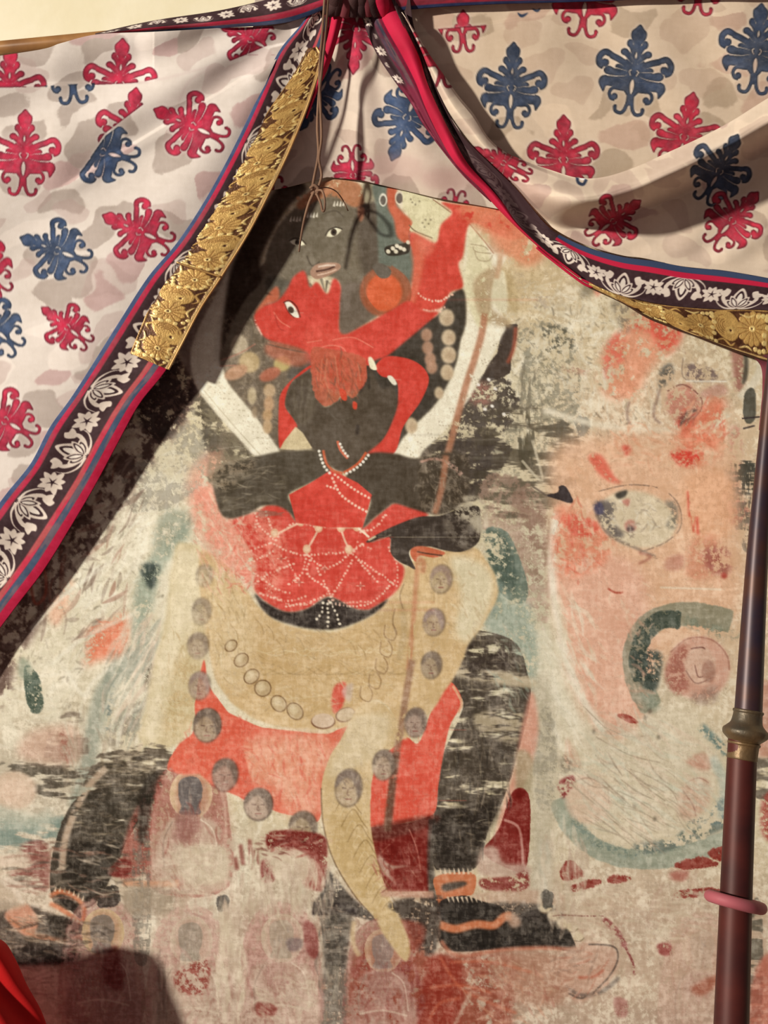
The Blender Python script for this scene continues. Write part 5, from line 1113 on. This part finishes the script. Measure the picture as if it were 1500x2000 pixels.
# the tail of the swag that drops behind the pole
M_mar = mat('maroon_cotton', .8, color=((120, 52, 54), (92, 40, 44)))
strip('hanging_tail', '1462,690 1486,716 1489,760 1486,800 1482,840', '1600,700 1600,730 1600,770 1600,810 1600,840', [.030, .028, .026, .022], [.03, .03, .03, .03], M_mar, cr, .008, 80, 20, wig=.002)

# gathered knot where the curtains are tied
kn = empty('gathered_knot', (-.08, -.05, 2.6), label='dark bunched knot of cloth at the top where both curtains are tied', cat='knot')
rs = np.random.RandomState(4)
cols = [M_dkrib, M_dkrib, M_mar, M_dkrib, M_dkrib, M_mar, M_dkrib, M_crim]
for k in range(8):
    x0 = 648+k*13; p = sm3([(x0-14+rs.randn()*4, -46, .04), (x0+rs.randn()*5, -16, .062+.01*rs.rand()), (x0+4+rs.randn()*4, 6, .058), (x0-8+k*3, 24+6*rs.rand(), .04)], 8)
    tube('cloth_pleat', at(p[:, 0], p[:, 1], p[:, 2]), .011+.004*np.sin(np.linspace(0, 3.1, len(p))), cols[k], kn, 14)

# ------------------------------------------------------------------ twine with its loose ends
M_tw = mat('jute_twine', .9, color=((140, 104, 76), (106, 76, 56)), bump=(900, .6, .0012))
tw = empty('hanging_twine', (-.12, -.07, 2.3), label='thin brown jute twine hanging from the knot over the painted face', cat='twine')
tube('twine_strand', path3('642,-30,.100 636,60,.086 628,140,.076 622,200,.072 620,250,.071 622,300,.071 614,345,.071 609,372,.070'), .0028, M_tw, tw, 8)
tube('twine_strand', path3('636,-30,.103 630,60,.088 624,140,.075 626,210,.073 628,270,.072 623,310,.072 628,345,.071 616,378,.070'), .0026, M_tw, tw, 8)
tube('twine_knot', path3('606,368,.070 614,362,.074 622,370,.073 616,380,.068 608,376,.068', 6), .0030, M_tw, tw, 8)
tube('loose_end', path3('614,374,.070 603,398,.068 594,430,.067 588,462,.067 584,492,.066'), np.linspace(.0032, .0016, 33), M_tw, tw, 8)
tube('shadow_loop', path3('616,374,.070 628,372,.080 634,388,.092 634,408,.096 630,412,.084 626,396,.074 618,378,.070', 8), .0022, M_tw, tw, 8)  # extra loop added edge-on to cast a looped shadow on the painting
tube('fine_thread', path3('616,372,.067 634,366,.060 654,372,.050 668,388,.040 680,412,.030'), .0011, M_tw, tw, 6)

# ------------------------------------------------------------------ tubular pole on the right
def depthpole(py): return .10+.15*(py-700)/1300
M_pl = mat('bronzed_tube', .5, .2, color=((80, 30, 23), (56, 23, 21)), spec=.35)
M_pu = mat('dark_brown_tube', .42, .3, color=((74, 42, 30), (44, 34, 44)), spec=.5)  # brown tube, its purple reflection mixed into the colour
M_br = mat('tarnished_brass', .45, .4, color=((112, 84, 50), (72, 66, 52)), bump=(90, .4, .003), spec=.5)
def lathe(name, rows, m, parent, seg=40):
    R = sm3(rows, 5) if len(rows) > 3 else np.array(rows, float)
    d = depthpole(R[:, 1]); c = at(R[:, 0], R[:, 1], d); r = R[:, 2]/2/1000*(CD-d)/CD
    T = np.gradient(c, axis=0); T /= np.linalg.norm(T, axis=1)[:, None]; T[:] = T.mean(0)/np.linalg.norm(T.mean(0))
    U = np.cross(T, [0, 1, 0]); U /= np.linalg.norm(U, axis=1)[:, None]; V = np.cross(T, U); a = np.linspace(0, 2*math.pi, seg, endpoint=False)
    P = c[:, None]+r[:, None, None]*(np.cos(a)[None, :, None]*U[:, None]+np.sin(a)[None, :, None]*V[:, None])
    return grid(name, P, None, m, parent, wrap=True)
foot_y = 1000+ZC*1000*CD/(CD-.36)
pole = empty('canopy_pole', tuple(at(np.array(1405.), np.array(2700.), np.array(.33))), label='dark metal pole with a brass collar standing at the right edge', cat='pole')
lathe('upper_tube', [(1530, 500, 18), (1494, 900, 33), (1477, 1120, 43), (1461, 1400, 54)], M_pu, pole)
lathe('lower_tube', [(1451, 1440, 56), (1449, 1480, 57), (1438, 1740, 62), (1428.5, 2000, 68), (1410, 2500, 80), (1398, foot_y-20, 88)], M_pl, pole)
cy = lambda y: 1461.5-(y-1390)*.135
lathe('brass_collar', [(cy(1386), 1386, 50), (cy(1388), 1388, 59), (cy(1392), 1392, 59), (cy(1395), 1395, 56), (cy(1412), 1412, 61), (cy(1420), 1420, 74), (cy(1427), 1427, 88), (cy(1436), 1436, 87), (cy(1442), 1442, 76), (cy(1447), 1447, 64), (cy(1450), 1450, 59)], M_br, pole)
lathe('brass_sleeve', [(cy(1450), 1450, 56), (cy(1451), 1451, 63), (cy(1455), 1455, 63), (cy(1458), 1458, 59), (cy(1478), 1478, 59), (cy(1482), 1482, 60), (cy(1484), 1484, 57)], M_br, pole)
# rubber ring
M_rub = mat('pink_rubber', .6, color=((172, 88, 88), (154, 76, 78)))
a = np.linspace(0, 2*math.pi, 49); dcen = depthpole(1762)
ring = at(1437+50*np.cos(a), 1762+13*np.cos(a)+np.sin(a)*2, dcen+.049*np.sin(a))
tag(tube('rubber_ring', ring, .0108, M_rub, None, 16, cap=False), 'pink rubber ring slipped round the dark metal pole', 'ring')

# ------------------------------------------------------------------ red robe, lower left
M_red = mat('scarlet_cloth', .75, color=((196, 14, 14), (176, 10, 12)), bump=(260, .2, .001))
a, b, L_ = pair('-190,1930 -120,1872 -50,1838 0,1838 26,1872 50,1925 78,1975 98,2030 120,2120 150,2400 170,2760', '-520,1900 -520,1860 -520,1850 -520,1860 -520,1880 -520,1930 -520,1990 -520,2040 -520,2120 -520,2400 -520,2760', 300)
X, Y = ruled(a, b, 200); q = (a[:, :1]-X)
d = .165+.045*(1-np.exp(-q/40))+.012*np.sin(q/14+Y/60)*np.exp(-q/160)+.05*(1-np.exp(-q/200))
rob = grid('red_robe', at(X, Y, d), None, M_red, None, .003)
tag(rob, 'bright red cloth robe at the bottom left corner, in front of the painting', 'robe')
